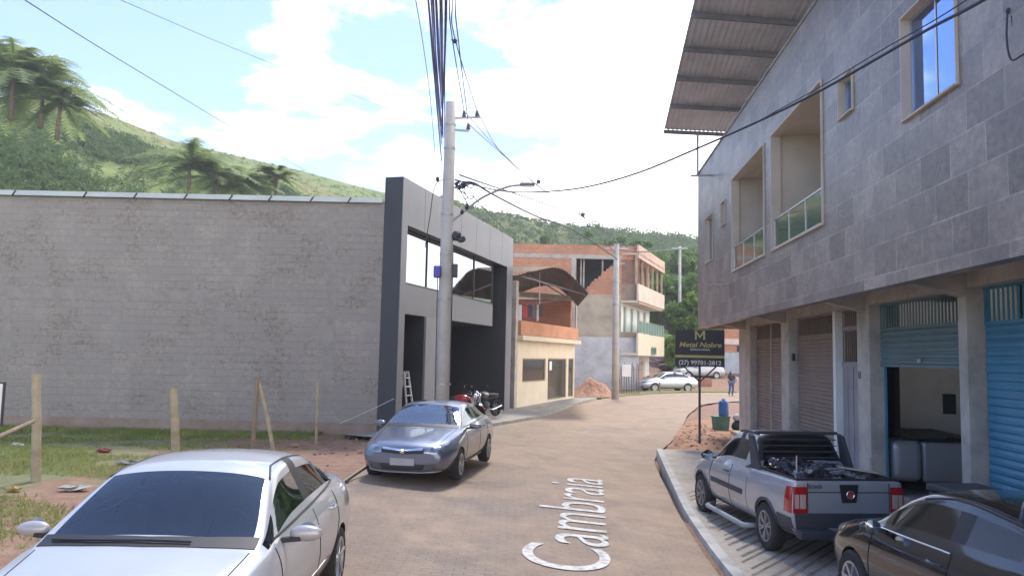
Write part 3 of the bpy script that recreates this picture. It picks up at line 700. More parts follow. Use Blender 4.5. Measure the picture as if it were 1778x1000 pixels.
# ================================================================== dark shop with tilted fascia
P = at(690, 600, 22.0); DP = Wallplane((P.x, P.y), 376, 1350)
ds = empty('dark_shop', (P.x, P.y, 0), DP.rz, 'dark grey panelled two storey shop with wide mirror windows behind the near pole', 'building')
zt = DP.Z(695, 304); zb_ = .0
sL = DP.S(700); sR0 = DP.S(877); sR1 = DP.S(886.5)
zw = DP.Z(702, 389); RY = .28
S = lambda px, y=RY: DP.S(px, y)
MB().box(0, sL, 0, .55, zb_, zt).box(sL, sR0, 0, RY - .003, zw, zt).box(sR0, sR1, 0, RY - .003, zb_, zt).build('fascia_frame', BLACK, ds)
q = MB(); q.box(.006, sL, -.02, -.002, zb_, zt).box(sL + .004, sR0, -.02, -.002, zw, zt).box(sR0 + .004, sR1, -.02, -.002, zb_, zt - .0)
q.build('fascia_cladding', GREYP, ds)
q = MB()
for i in range(1, 7): s_ = sR1 * i / 7; q.box(s_ - .006, s_ + .006, -.023, -.019, zw, zt)
q.build('panel_joints', BLACK, ds)
z1 = DP.Z(697.5, 491.6, RY); z0 = DP.Z(693, 543, RY); sE = S(854)
MB().box(sL + .002, sE, RY, RY + .25, z0, z1).build('sill_band', GREYP, ds)
gl0, gl1 = sL + .002, sE
fr = MB().box(gl0, gl1, RY + .02, RY + .08, z1, z1 + .06).box(gl0, gl1, RY + .02, RY + .08, zw + .02, zw + .08)
for i in range(5): x = gl0 + (gl1 - gl0) * i / 4; fr.box(x - .02, x + .02, RY + .02, RY + .08, z1 + .06, zw + .02)
f = fr.build('window_frame', DSTEEL, ds)
for i in range(4):
    a = gl0 + (gl1 - gl0) * i / 4 + .02; b = gl0 + (gl1 - gl0) * (i + 1) / 4 - .02; j = .006 * math.sin(i * 2.1)
    MB().add([(a, RY + .05 + j, z1 + .06), (b, RY + .05 - j, z1 + .06), (b, RY + .05 - j, zw + .02), (a, RY + .05 + j, zw + .02)], [(0, 1, 2, 3)]).build('pane', MIRROR, f)
MB().box(sL + .01, sE, RY + .1, RY + .2, zw + .08, zt - .1).box(sE - .1, sE, RY + .26, 4.2, z0, zt - .5).box(.1, sR0 + .1, 4.2, 4.35, 0, zt - .5).build('black_wall', BLACK, ds)
MB().box(sR0 + .003, sR1 - .003, RY, 9, 0, zt - .55).build('side_wall', BLACK, ds)
MB().box(.1, sE - .1, RY + .26, 4.2, z0 + .0, z0 + .15).box(.1, sR1, RY, 9, zt - 1.1, zt - .98).build('ceiling_slab', BLACK, ds)
c0, c1 = S(739), S(764)
MB().box(c0, c1, RY - .0, RY + 1.0, 0, z0 - .003).build('column', GREYC, ds)
# entrance recess on the left of the column
MB().box(.02, .15, RY, 4.2, 0, z0 - .003).build('entrance_wall', BLACK, ds); MB().box(c0 - .12, c0 - .003, RY + .02, 4.2, 0, z0 - .003).build('entrance_wall', BLACK, ds)
d0, d1 = S(697, 1.2), S(733, 1.2); zd = DP.Z(700, 560, 1.2)
df = MB().box(.16, d0, 1.2, 1.3, 0, z0).box(d1, c0 - .13, 1.2, 1.3, 0, z0).box(d0, d1, 1.2, 1.3, zd, z0).box((d0 + d1) / 2 + .4, (d0 + d1) / 2 + .46, 1.2, 1.26, .1, zd).build('door_frame', DSTEEL, ds)
MB().box(d0, (d0 + d1) / 2 + .4, 1.22, 1.235, .12, zd).build('glass_door', glass('door_glass', (.03, .035, .04), .04, .8), df) if False else None
lt = MB().box(S(699, 2.6), S(716, 2.6), 2.55, 2.65, DP.Z(704, 571, 2.6), DP.Z(704, 562, 2.6))
lm = bpy.data.materials.new('lamp_tube'); lm.use_nodes = True; bb = lm.node_tree.nodes['Principled BSDF']; bb.inputs['Emission Color'].default_value = (.9, .95, 1, 1); bb.inputs['Emission Strength'].default_value = 1.6
lt.build('ceiling_lamp', lm, ds)
s_, z_ = DP.hit(811, 631, 4.19)
MB().box(s_ - .28, s_ + .28, 4.17, 4.198, z_ - .28, z_ + .18).build('notice_paper', WHITE, ds)
MB().box(s_ - .12, s_ + .3, 4.16, 4.198, z_ + .3, z_ + .5).build('notice_paper', GREYC, ds)
MB().box(0, sR1, 0.01, 9, -.2, .145).build('floor_slab', simple('front_concrete', (.36, .33, .29)), ds)
MB().box(.1, sR1, 9, 9.2, 0, zt - .7).build('back_wall', BLACK, ds)

# stepladder in the entrance
s_, _ = DP.hit(715, 690, .35); lp = DP.p + DP.d * s_ + DP.n * .32
lad = empty('stepladder', (lp.x, lp.y, .145), DP.rz, 'white aluminium stepladder standing in the dark shop doorway', 'ladder')
LW = simple('ladder_aluminium', (.75, .76, .78), .4, metal=.3, var=.1)
MB().bar((-.28, 0, 0), (-.16, .25, 1.7), .05, .03).bar((.28, 0, 0), (.16, .25, 1.7), .05, .03).build('front_rail', LW, lad)
MB().bar((-.28, .85, 0), (-.16, .3, 1.7), .05, .03).bar((.28, .85, 0), (.16, .3, 1.7), .05, .03).build('rear_rail', LW, lad)
for i in range(6): k = (i + .6) / 6.4; MB().box(-.28 + .12 * k, .28 - .12 * k, .25 * k - .04, .25 * k + .05, 1.7 * k, 1.7 * k + .03).build('tread', LW, lad)

# ================================================================== grey block warehouse
WP = Wallplane((-22, 22.15), 1, 0)
pe = P + DP.n * .55
wx = pe.x - (-22) + .0
wt = WP.Z(400, 345)
wh = empty('block_warehouse', (-22, 22.15, 0), 0, 'long windowless warehouse with rough grey block wall across the empty lot', 'warehouse')
WG = brickmat('grey_blockwork', (.205, .182, .163), (.285, .258, .235), (.15, .133, .12), .42, .205, .012, bump=.7, rough=.95, stain=(.37, .345, .32), stainfac=.6, sscale=.5, fine=.6, smooth=.8, over=((.28, .26, .245), .45, .58, 1.4))
MB().box(0, wx, 0, .25, -.2, wt).build('block_wall', WG, wh)
# slightly paler smeared concrete beam and columns just proud of the blocks
CB = simple('smeared_concrete', (.30, .28, .264), .95, var=.2, scale=2.6, bump=.8, c2=(.24, .222, .208))
q = MB()
def blotch(x0, x1, z0, z1, seed):
    rn = random.Random(seed); n = max(4, int(max(x1 - x0, z1 - z0) / .25)); top = []; bot = []
    if x1 - x0 > z1 - z0:
        for i in range(n + 1): x = x0 + (x1 - x0) * i / n; top.append((x, z1 + rn.uniform(-.05, .05))); bot.append((x, z0 + rn.uniform(-.05, .05)))
        poly = bot + top[::-1]
    else:
        for i in range(n + 1): z = z0 + (z1 - z0) * i / n; top.append((x1 + rn.uniform(-.05, .05), z)); bot.append((x0 + rn.uniform(-.05, .05), z))
        poly = bot + top[::-1]
    q.prism(poly, -.004 - seed * .0003, .0, 'y')
zm_ = WP.Z(300, 513); 
for px0, px1, sd in ((-400, 175, 1), (205, 365, 2)):
    blotch(WP.S(px0), WP.S(px1), zm_ - .14, zm_ + .13, sd)
for k_, (px, y0_, y1_) in enumerate(((205, 470, 500), (200, 525, 610), (380, 525, 600), (10, 525, 610), (390, 410, 450), (570, 360, 700))):
    blotch(WP.S(px - 8), WP.S(px + 8), WP.Z(px, y1_), WP.Z(px, y0_), 4 + k_)
q.build('concrete_smears', CB, wh)
MB().box(-.1, wx - .05, -.08, .3, wt, wt + .07).box(-.1, wx - .05, -.12, -.081, wt - .05, wt + .09).build('gutter', simple('pale_zinc', (.50, .55, .55), .5, metal=.2, var=.2, scale=.6), wh)
q = MB()
for px in (25, 148, 235, 322, 400, 468, 540, 605): s_ = WP.S(px, 0, 350); MB().bar((s_ + .1, -.14, wt + .08), (s_, -.13, wt - .08), .03).build('gutter_bracket', DSTEEL, wh)
MB().box(0, wx - .6, .3, 12, wt - .1, wt - .02).build('roof_sheet', ZINC, wh)
# base strip stained by red soil
t = NT('soil_splash'); t.rough(.95); v = t.pos(); t.col(t.ramp(t.noise(v, 1.5, 6, .7), [(.3, (.22, .16, .13)), (.7, (.33, .27, .23))])); t.bump(t.noise(v, 9, 4), .5)
MB().box(0, wx - .02, -.012, -.0005, -.1, .42).build('stained_base', t.m, wh)

# ================================================================== carport house
PA = at(895, 698, 35.0); CP = Wallplane((PA.x, PA.y), at(998, 685, 44.0).x - PA.x, 9.0)
ch = empty('carport_house', (PA.x, PA.y, 0), CP.rz, 'small beige shopfront house with salmon brick balcony and curved metal roof', 'house')
cl = CP.S(998) ; z_t = CP.Z(897, 590); z_b0 = CP.Z(898, 582); z_b1 = CP.Z(898, 556)
w1 = (CP.S(908), CP.S(948), CP.Z(908, 664), CP.Z(908, 622)); dd1 = (CP.S(952), CP.S(984), .2, CP.Z(952, 622)); dd2 = (CP.S(987.5), CP.S(996.5), .2, CP.Z(987, 622))
MB().wall(-.0, cl, 0, z_t, 0, .2, [w1, dd1, dd2]).build('front_wall', CREAM, ch)
for h in (w1, dd1, dd2):
    a, b, c, d = h
    f = MB().box(a, a + .06, .04, .1, c, d).box(b - .06, b, .04, .1, c, d).box(a + .06, b - .06, .04, .1, d - .06, d).box(a + .06, b - .06, .04, .1, c, c + .06).build('window_frame', simple('tan_frame', (.35, .27, .18), .6), ch)
    MB().box(a + .06, b - .06, .06, .07, c + .06, d - .06).build('pane', glass('dim_glass', (.05, .045, .035), .08, .6), f)
MB().box(dd1[0] + .35, dd1[0] + .75, .03, .039, dd1[3] - .6, dd1[3] - .15).build('notice_paper', WHITE, ch)
MB().box(-.15, cl + .1, -.35, .3, z_t, z_b0).build('slab_edge', CREAM, ch)
MB().box(0, cl, -.2, -.05, z_b0, z_b1).box(-.001, .14, -.05, 5, z_b0, z_b1 - .01).build('balcony_wall', SALMON, ch)
MB().box(-.12, cl + .05, -.24, 0, z_b0 - .06, z_b0 + .04).build('balcony_ledge', simple('brown_ledge', (.36, .20, .13), .8), ch)
MB().box(-.45, -.13, -.1, .25, 0, CP.Z(893, 487)).build('tall_pillar', BEIGE_D, ch)
MB().box(0, cl, 3.6, 3.8, z_b0, CP.Z(897, 480)).box(cl - .2, cl - .01, .2, 6, z_b0, CP.Z(998, 519)).box(.0, .2, .2, 3.6, 0, z_b0).box(-1.8, -.5, 1.2, 1.35, 0, z_b1 + 2.4).build('brick_wall', BRICK, ch)
cr0 = empty('curved_roof', (0, 0, 0), 0, 'arched rusty metal sheet roof standing on posts above the salmon brick balcony', 'roof')
b0_, b1_ = at(903, 511, 42.0), at(1003, 519, 43.0)
MB().bar(b0_, b1_, .3, .28).build('roof_beam', simple('pale_beam', (.55, .52, .47), .7), cr0)
q = MB()
q.bar(at(886, 474, 35.2), at(1018, 512, 36), .06).bar(at(937, 470, 36), at(937, 528, 36), .05).bar(at(915, 475, 36), at(990, 520, 41), .05).bar(at(903, 531, 41), at(975, 520, 41), .04)
q.build('roof_truss', STEEL, cr0)
# side gate left of the pillar
MB().box(-1.75, -.5, .1, .16, .1, 2.3).bar((-1.7, .06, .2), (-.5, .06, 2.2), .06).bar((-.55, .06, .2), (-1.6, .06, 2.2), .06).build('side_gate', simple('brown_gate', (.20, .14, .10), .6), ch)
# arched roof: the arch is seen end on and runs back from the street
prof_ = catmull([at(x, y, 34.8) for x, y in ((880, 480), (905, 476), (930, 467), (955, 464), (978, 468), (998, 484), (1022, 509))], 8)
vs = []; fs = []; n = len(prof_)
for kk in range(2):
    for i_, p_ in enumerate(prof_): vs.append((p_.x + kk * .3, 34.8 + kk * 9, p_.z + (.02 if i_ % 2 else -.02)))
q = MB().add(vs, [(i_, i_ + 1, n + i_ + 1, n + i_) for i_ in range(n - 1)])
o = q.build('roof_sheet', simple('rusty_roof_sheet', (.13, .11, .105), .8, metal=.0, var=.35, scale=1.2), cr0); sm = o.modifiers.new('s', 'SOLIDIFY'); sm.thickness = .03
a0_, a1_ = at(882, 469, 34.6), at(948, 468, 34.6)
MB().prism([(a0_.x, a0_.z - .13), (a1_.x - .6, a1_.z - .10), (a1_.x + .35, a1_.z + .12), (a0_.x, a0_.z + .14)], 34.5, 34.6, 'y').build('roof_fascia', simple('tan_fascia', (.72, .60, .44), .7), cr0)
for px, Y in ((1000, 44.2), (890, 43.8)): b_ = at(px, 560, Y); MB().tube([(b_.x, Y, z_b0), (b_.x, Y, at(px, 515, Y).z + .3)], .06, 8).build('roof_post', STEEL, cr0)
MB().box(0, cl, 0.2, 6, z_t - .15, z_t - .01).build('floor_slab', CREAM, ch)
# laundry
LP = [(903, (.80, .82, .86), .34, .75), (913, (.70, .10, .14), .42, .6), (921, (.10, .12, .17), .4, .6), (928, (.22, .30, .32), .3, .7), (934, (.75, .80, .82), .28, .8), (939, (.12, .15, .2), .3, .6)]
labs = ['white shirt drying at the left end of the balcony line', 'red shirt drying on the balcony line', 'dark garment beside the red shirt on the balcony line', 'grey green cloth drying on the balcony line', 'pale towel drying on the balcony line', 'navy garment at the right end of the balcony line']
for i, (px, c, w_, h_) in enumerate(LP):
    s_, z_ = CP.hit(px, 529, .35); q = MB(); n = 6
    vs = []
    for k in range(n + 1):
        for r_ in range(2): vs.append((-w_ / 2 + w_ * k / n, .35 + .04 * math.sin(k * 1.9 + i), 0 if r_ == 0 else -h_ + .03 * math.sin(k * 2.3)))
    q.add(vs, [(2 * k, 2 * k + 1, 2 * k + 3, 2 * k + 2) for k in range(n)])
    wp = CP.p + CP.d * s_; o = q.build('laundry_item', simple('cloth%d' % i, c, .9, var=.15, scale=6), None, (wp.x, wp.y, z_), CP.rz)
    sm = o.modifiers.new('s', 'SOLIDIFY'); sm.thickness = .012
    tag(o, labs[i], 'laundry', 'laundry on the balcony line')
a_ = CP.p + CP.d * .1 + CP.n * .35; b_ = CP.p + CP.d * (CP.S(948)) + CP.n * .35; z_ = CP.hit(903, 529, .35)[1]
tag(MB().tube([(a_.x, a_.y, z_ + .02), (b_.x, b_.y, z_ + .0)], .012, 5).build('clothes_line', DSTEEL), 'thin clothes line stretched across the brick balcony', 'clothes line')

# ================================================================== brick house, three storeys
BX = 60.0; B0 = at(880, 675, BX); BP = Wallplane((B0.x, B0.y), 1, .0)
bh = empty('brick_house', (B0.x, B0.y, 0), 0, 'unfinished three storey brick house with balconies beyond the second pole', 'house')
Bs = lambda px: BP.S(px); Bz = lambda y, px=1040: BP.Z(px, y)
zr = Bz(426); zbm1 = Bz(445); zbm0 = Bz(452); zpl = Bz(511); zwh = Bz(585)
wo = (Bs(999), Bs(1064), zpl - .0, zbm0 + .45)
xe = Bs(1078); xc = Bs(1109)
GB = 0.
MB().box(0, xe, 0, .2, zbm0 + .5, zr).build('parapet', BRICK, bh)
MB().wall(0, xe, zpl, zbm0 + .5, 0, .2, [(wo[0], wo[1], zpl + .2, zbm0 + .1)]).build('top_wall', BRICK, bh)
MB().box(-.0, xe + .02, -.03, -.001, zbm0 + .1, zbm1 + .1).box(Bs(990), Bs(998), -.03, -.001, zpl, zbm0 + .1).build('concrete_beam', CONC, bh)
# broken brick edge in the opening
q = MB(); rn = random.Random(3)
xo = wo[1]
for r_ in range(10):
    wd_ = 2.2 * (1 - r_ / 10) ** .8 + rn.uniform(-.1, .1); q.box(xo - max(.2, wd_), xo, .0, .2, zpl + .2 + r_ * .2, zpl + .2 + (r_ + 1) * .2 - .001)
q.build('broken_wall', BRICK, bh)
MB().box(0, xe, 0, .2, zwh, zpl - .002).build('plaster_wall', simple('bare_plaster', (.42, .36, .28), .9, var=.3, scale=.8, bump=.2, c2=(.27, .23, .19)), bh)
MB().box(0, xe, -.02, .2, 0, zwh - .003).build('whitewashed_wall', simple('whitewash', (.52, .52, .53), .85, var=.2, scale=.9, c2=(.36, .34, .33)), bh)
MB().box(.2, xe - .3, 6, 6.2, 0, zr - .4).box(.2, xe - .3, .2, 6, zbm0 + .1, zbm0 + .3).box(.2, xe - .3, .2, 6, zpl - .2, zpl - .05).build('inner_wall', simple('dim_blue_grey', (.10, .11, .13), .8), bh)
for px in (1008, 1013, 1046): MB().box(Bs(px) - .06, Bs(px) + .06, .5, .62, zpl, zbm0 + .1).build('prop', CONC, bh)
# street face, receding
dirv = Vector((4.1, 10.7, 0)).normalized(); FPB = Wallplane((B0.x + xe, B0.y), dirv.x, dirv.y)
fc = empty('street_face', (xe, 0, 0), FPB.rz, parent=bh)
LEN = 11.4
hs = []
def fz(y): return Bz(y, 1090)
zb2t, zb2b = fz(493), fz(532)           # upper balcony parapet
zb1t, zb1b = fz(578), fz(610)
q = MB(); 
for i in range(5): s_ = .6 + i * 2.1; hs.append((s_, s_ + .9, zb2t - .1, zb2t + 2.0)); 
for i in range(4): s_ = .8 + i * 2.6; hs.append((s_, s_ + 1.1, zb1t + .1, zb1t + 2.1))
hs.append((1.0, 9.5, -.1, zb1b - .5))
MB().wall(0, LEN, zb2b + .3, zbm1, 0, .2, hs).build('upper_wall', BRICK, fc)
MB().wall(0, LEN, 0, zb2b + .297, 0.0, .2, hs).build('lower_wall', WHITE, fc)
for h in hs[:5]: MB().box(h[0], h[1], .12, .16, h[2], h[3]).build('window', DARKIN, fc)
for h in hs[5:9]: MB().box(h[0], h[1], .12, .16, h[2], h[3]).build('window', simple('green_shutter', (.16, .30, .24), .5), fc)
MB().box(hs[9][0], hs[9][1], 1.0, 1.1, 0, hs[9][3]).build('garage_wall', CREAM, fc)
OV = 1.35
MB().box(-.0, LEN + .1, -OV, 0, zbm0 + .45, zbm0 + .6).box(0, LEN + .1, -OV, -OV + .15, zbm0 + .2, zr + .05).build('roof_parapet', BRICK if False else simple('salmon_render', (.66, .48, .38), .85, var=.2, scale=1.), fc)
MB().box(0.0, LEN, -OV, -OV + .15, zb2b + .45, zb2t).box(0, LEN, -OV + .15, 0, zb2b + .3, zb2b + .45).build('upper_balcony', simple('pink_cream', (.70, .58, .48), .85, var=.15, scale=1.), fc)
MB().box(0, LEN, -OV, -OV + .15, zb1b - .3, zb1t).box(0, LEN, -OV + .15, 0, zb1b - .3, zb1b - .1).build('lower_balcony', CREAM, fc)
q = MB().box(.4, LEN, -OV + .02, -OV + .07, zb1t + .95, zb1t + 1.0)
for i in range(10): q.box(.4 + i * 1.2, .45 + i * 1.2, -OV + .02, -OV + .07, zb1t, zb1t + .95)
q.build('balcony_rail', simple('aluminium', (.5, .5, .5)), fc); MB().box(.4, LEN, -OV + .04, -OV + .05, zb1t + .05, zb1t + .93).build('rail_glass', simple('green_tint', (.25, .38, .33), .15), fc)
for i in range(6): MB().box(.05 + i * 2.2, .2 + i * 2.2, -OV + .15, -OV + .3, zb2t, zbm0 + .45).build('balcony_post', simple('tan_post', (.42, .34, .26), .8), fc)
# end faces of the balconies, facing the camera
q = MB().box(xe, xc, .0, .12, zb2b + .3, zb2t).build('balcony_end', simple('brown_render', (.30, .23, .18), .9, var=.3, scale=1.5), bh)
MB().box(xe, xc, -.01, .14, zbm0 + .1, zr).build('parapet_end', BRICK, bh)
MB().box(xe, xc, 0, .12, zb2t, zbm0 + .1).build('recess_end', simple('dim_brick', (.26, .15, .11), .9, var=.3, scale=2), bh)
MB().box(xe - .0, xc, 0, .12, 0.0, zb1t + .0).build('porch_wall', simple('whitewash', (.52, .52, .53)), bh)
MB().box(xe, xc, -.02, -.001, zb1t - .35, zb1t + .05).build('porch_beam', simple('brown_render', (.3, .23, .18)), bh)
s_, z_ = FPB.hit(1135, 609, -1.4)
sg = empty('shop_sign', tuple(FPB.p + FPB.d * s_ + FPB.n * (-OV - .1) + Vector((0, 0, z_))), FPB.rz, 'small oval green sign hanging on the cream house front', 'sign')
MB().box(-.9, .9, -.02, .02, -.3, .3).build('board', simple('sign_green', (.22, .36, .30), .5, var=.3), sg)
MB().prism([(.8 * math.cos(a * .4), .25 * math.sin(a * .4)) for a in range(16)], -.03, -.021, 'y').build('oval_mark', simple('sign_dark', (.08, .12, .11), .5), sg)

# ================================================================== small far buildings
a = at(1150, 640, 84); 
fb = empty('far_carport', (a.x, a.y, 0), R(8), 'low far building with dark open carport under the trees', 'building')
zt_ = at(1165, 592, 84).z; gz_ = G(a.x, 84) - .5
MB().box(0, .5, 0, 4, gz_, zt_ - .3).box(3.4, 4.1, 0, 4, gz_, zt_ - .3).box(0, 8, 4, 4.2, gz_, zt_ - .3).build('wall', BEIGE_D, fb); MB().box(-.3, 8, -.4, 4.4, zt_ - .3, zt_).build('roof', simple('moss_roof', (.30, .34, .22), .9), fb)
MB().box(.5, 3.4, 3.0, 3.1, gz_, zt_ - .3).build('shade_sheet', DARKIN, fb)  # dark sheet standing in for the shade inside the carport
a = at(1258, 655, 74)
fb = empty('far_red_house', (a.x, a.y, 0), R(4), 'reddish far house with grey blue base seen under the tiled overhang', 'house')
zt_ = at(1270, 540, 74).z; z1_ = at(1270, 612, 74).z; z2_ = at(1270, 598, 74).z; z3_ = at(1270, 588, 74).z; g_ = G(a.x, 74) - .5
MB().box(0, 14, 0, 8, z1_, z2_).box(0, 14, 0, 8, z3_ + .003, zt_).build('wall', BRICK, fb); MB().box(-.1, 14, -.12, 8, z2_ + .002, z3_).build('floor_band', simple('pink_cream', (.7, .58, .48)), fb); MB().box(0, 14, -.05, 8, g_, z1_ - .002).build('base_wall', simple('blue_grey_paint', (.42, .47, .52), .8), fb)
MB().box(1.2, 2.2, -.02, .01, z1_ + .1, z2_ - .1).build('window', DARKIN, fb)
a = at(1180, 668, 63); b = at(1262, 668, 63); g_ = G(a.x, 63)
tag(MB().box(0, b.x - a.x - 1.2, 0, .4, 0, .75).box(-1.0, .4, .1, .5, 0, 1.05).build('low_wall', simple('rust_brick', (.40, .20, .14), .9, var=.4, scale=2.), None, (a.x, 63, g_ - .1), R(0), bevel=.02), 'low rust coloured wall at the foot of the far dirt slope', 'wall')
# ------------------------------------------------------------------ cars
def paint(name, c, metal=.55, rough=.32, coat=1.):
    if name in MATS: return MATS[name]
    t = NT(name); t.b.inputs['Metallic'].default_value = metal; t.b.inputs['Coat Weight'].default_value = coat; t.b.inputs['Coat Roughness'].default_value = .05
    v = t.pos(); f = t.noise(v, 1.6, 8, .7)
    t.rough(t.ramp(f, [(.3, rough), (.7, rough + .15)]))
    d = t.noise(v, .9, 5, .6); sp = t.N.new('ShaderNodeSeparateXYZ'); t.l(v, sp.inputs[0])
    mr = t.n('ShaderNodeMapRange'); t.l(sp.outputs[2], mr.inputs['Value']); mr.inputs['From Min'].default_value = .65; mr.inputs['From Max'].default_value = .22; mr.inputs['To Max'].default_value = .75
    mm = t.n('ShaderNodeMath', operation='MULTIPLY'); t.l(mr.outputs[0], mm.inputs[0]); t.l(d, mm.inputs[1])
    t.col(t.mix(mm.outputs[0], c, (.30, .21, .15)) if max(c) > .1 else c)   # road dust low on the body
    MATS[name] = t.m; return t.m
RUB = simple('tyre_rubber', (.025, .024, .023), .85, var=.3, scale=4); TRIM = simple('black_trim', (.018, .018, .02), .5, var=.15)
WELL = simple('wheel_well', (.008, .008, .008), .95, var=0); CHROME = simple('chrome', (.75, .77, .8), .12, metal=1., var=0)
RIM = simple('alloy_rim', (.50, .51, .53), .3, metal=.8, var=.15); LENS = simple('lamp_lens', (.30, .32, .35), .08, metal=.7, var=.7, scale=9, coat=1.)
REDL = simple('red_lens', (.38, .012, .015), .12, var=.2, scale=10, coat=1.); WHL = simple('clear_lens', (.5, .38, .34), .15, var=.15, scale=12, coat=1.); ORL = simple('orange_lens', (.7, .2, .05), .15, var=0)
def clearglass(name, tint, gl=.0):
    t = NT(name); tr = t.N.new('ShaderNodeBsdfTransparent'); tr.inputs[0].default_value = (*tint, 1); g_ = t.N.new('ShaderNodeBsdfGlossy'); g_.inputs['Roughness'].default_value = .02; g_.inputs['Color'].default_value = (.85, .92, 1, 1)
    fr = t.N.new('ShaderNodeFresnel'); fr.inputs['IOR'].default_value = 1.55; ad = t.n('ShaderNodeMath', operation='ADD'); t.l(fr.outputs[0], ad.inputs[0]); ad.inputs[1].default_value = gl
    ms = t.N.new('ShaderNodeMixShader'); t.l(ad.outputs[0], ms.inputs[0]); t.l(tr.outputs[0], ms.inputs[1]); t.l(g_.outputs[0], ms.inputs[2]); t.l(ms.outputs[0], t.N['Material Output'].inputs['Surface']); return t.m
CLEAR = clearglass('tinted_screen', (.38, .42, .46), .05); CLEAR2 = clearglass('pale_screen', (.55, .62, .66), .16)
CGLASS = glass('car_glass', (.012, .022, .048), .02, .55); CGLASS2 = glass('light_car_glass', (.12, .17, .22), .03, .8); PLATE = simple('blank_plate', (.40, .38, .39), .5, var=.15, scale=3)
DPLAS = simple('dark_plastic', (.045, .048, .06), .6, var=.2, scale=2)

def section(q):
    y, zb, wl, zm, wm, zs, ws, zbelt, wb, zr, wr, zt = q
    b = Vector((wb, zbelt)); r = Vector((wr, zr)); p6 = b.lerp(r, .10); p7 = b.lerp(r, .90)
    p6.x -= .004
    return [(0, zb), (wl * .8, zb), (wl, zb + .07), (wm, (zm)), (wm + .004, zm + .10 if zm + .10 < zs else (zm + zs) / 2), (ws, zs), (wb, zbelt), (p6.x, p6.y), (p7.x, p7.y), (wr, zr), (wr * .55, zr + (zt - zr) * .8), (0, zt)]
# faces j: 0..10 ; side window face j == 7 (p6-p7); windscreen faces 9,10 (+8 strip)
def loft(stations, labels, arches, name='body', sub=2, cuts=(), arch_r=.345, arch_z=.31, wmax=.9):
    NJ = 12; secs = [section(q) for q in stations]; bm = bmesh.new(); V = {}
    for i, (q, sc) in enumerate(zip(stations, secs)):
        for j, (x, z) in enumerate(sc):
            if j in (0, NJ - 1): V[i, j, 1] = V[i, j, -1] = bm.verts.new((0, q[0], z))
            else:
                for s in (1, -1): V[i, j, s] = bm.verts.new((x * s, q[0], z))
    def face(vs, m):
        try: f = bm.faces.new(vs); f.material_index = m; f.smooth = True
        except ValueError: pass
    for i in range(len(stations) - 1):
        for j in range(NJ - 1):
            for s in (1, -1):
                a, b, c, d = V[i, j, s], V[i, j + 1, s], V[i + 1, j + 1, s], V[i + 1, j, s]
                face((a, d, c, b) if s == 1 else (a, b, c, d), labels(i, j))
    for i, flip in ((0, 1), (len(stations) - 1, -1)):
        for j in range(NJ - 1):
            a, b, c, d = V[i, j, 1], V[i, j + 1, 1], V[i, j + 1, -1], V[i, j, -1]
            vs = [a, b, c, d]; vs = [v for k, v in enumerate(vs) if v not in vs[:k]]
            face(vs if flip == 1 else vs[::-1], 0)
    bmesh.ops.recalc_face_normals(bm, faces=bm.faces)
    me = bpy.data.meshes.new(name); bm.to_mesh(me); bm.free()
    o = bpy.data.objects.new(name, me); COL.objects.link(o)
    s = o.modifiers.new('s', 'SUBSURF'); s.levels = s.render_levels = sub
    cb = MB()
    for y in arches:
        for sd_ in (1, -1): 
            cb.lathe([(0, wmax * sd_ * .62), (arch_r, wmax * sd_ * .62), (arch_r, 1.3 * sd_), (0, 1.3 * sd_)], (0, y, arch_z), 'x', 40)
    for c in cuts: cb.box(*c)
    cme = bpy.data.meshes.new('cut'); cme.from_pydata(cb.v, [], cb.f)
    for mi in range(6): me.materials.append(WELL); cme.materials.append(WELL)
    for p in cme.polygons: p.material_index = 5
    bmc = bmesh.new(); bmc.from_mesh(cme); bmesh.ops.remove_doubles(bmc, verts=bmc.verts, dist=1e-5); bmesh.ops.recalc_face_normals(bmc, faces=bmc.faces); bmc.to_mesh(cme); bmc.free()
    cu = bpy.data.objects.new('cut', cme); COL.objects.link(cu)
    bo = o.modifiers.new('b', 'BOOLEAN'); bo.operation = 'DIFFERENCE'; bo.solver = 'EXACT'; bo.object = cu; bo.material_mode = 'INDEX'
    dg = bpy.context.evaluated_depsgraph_get(); dg.update()
    res = bpy.data.meshes.new_from_object(o.evaluated_get(dg))
    bpy.data.objects.remove(cu); bpy.data.objects.remove(o)
    return res

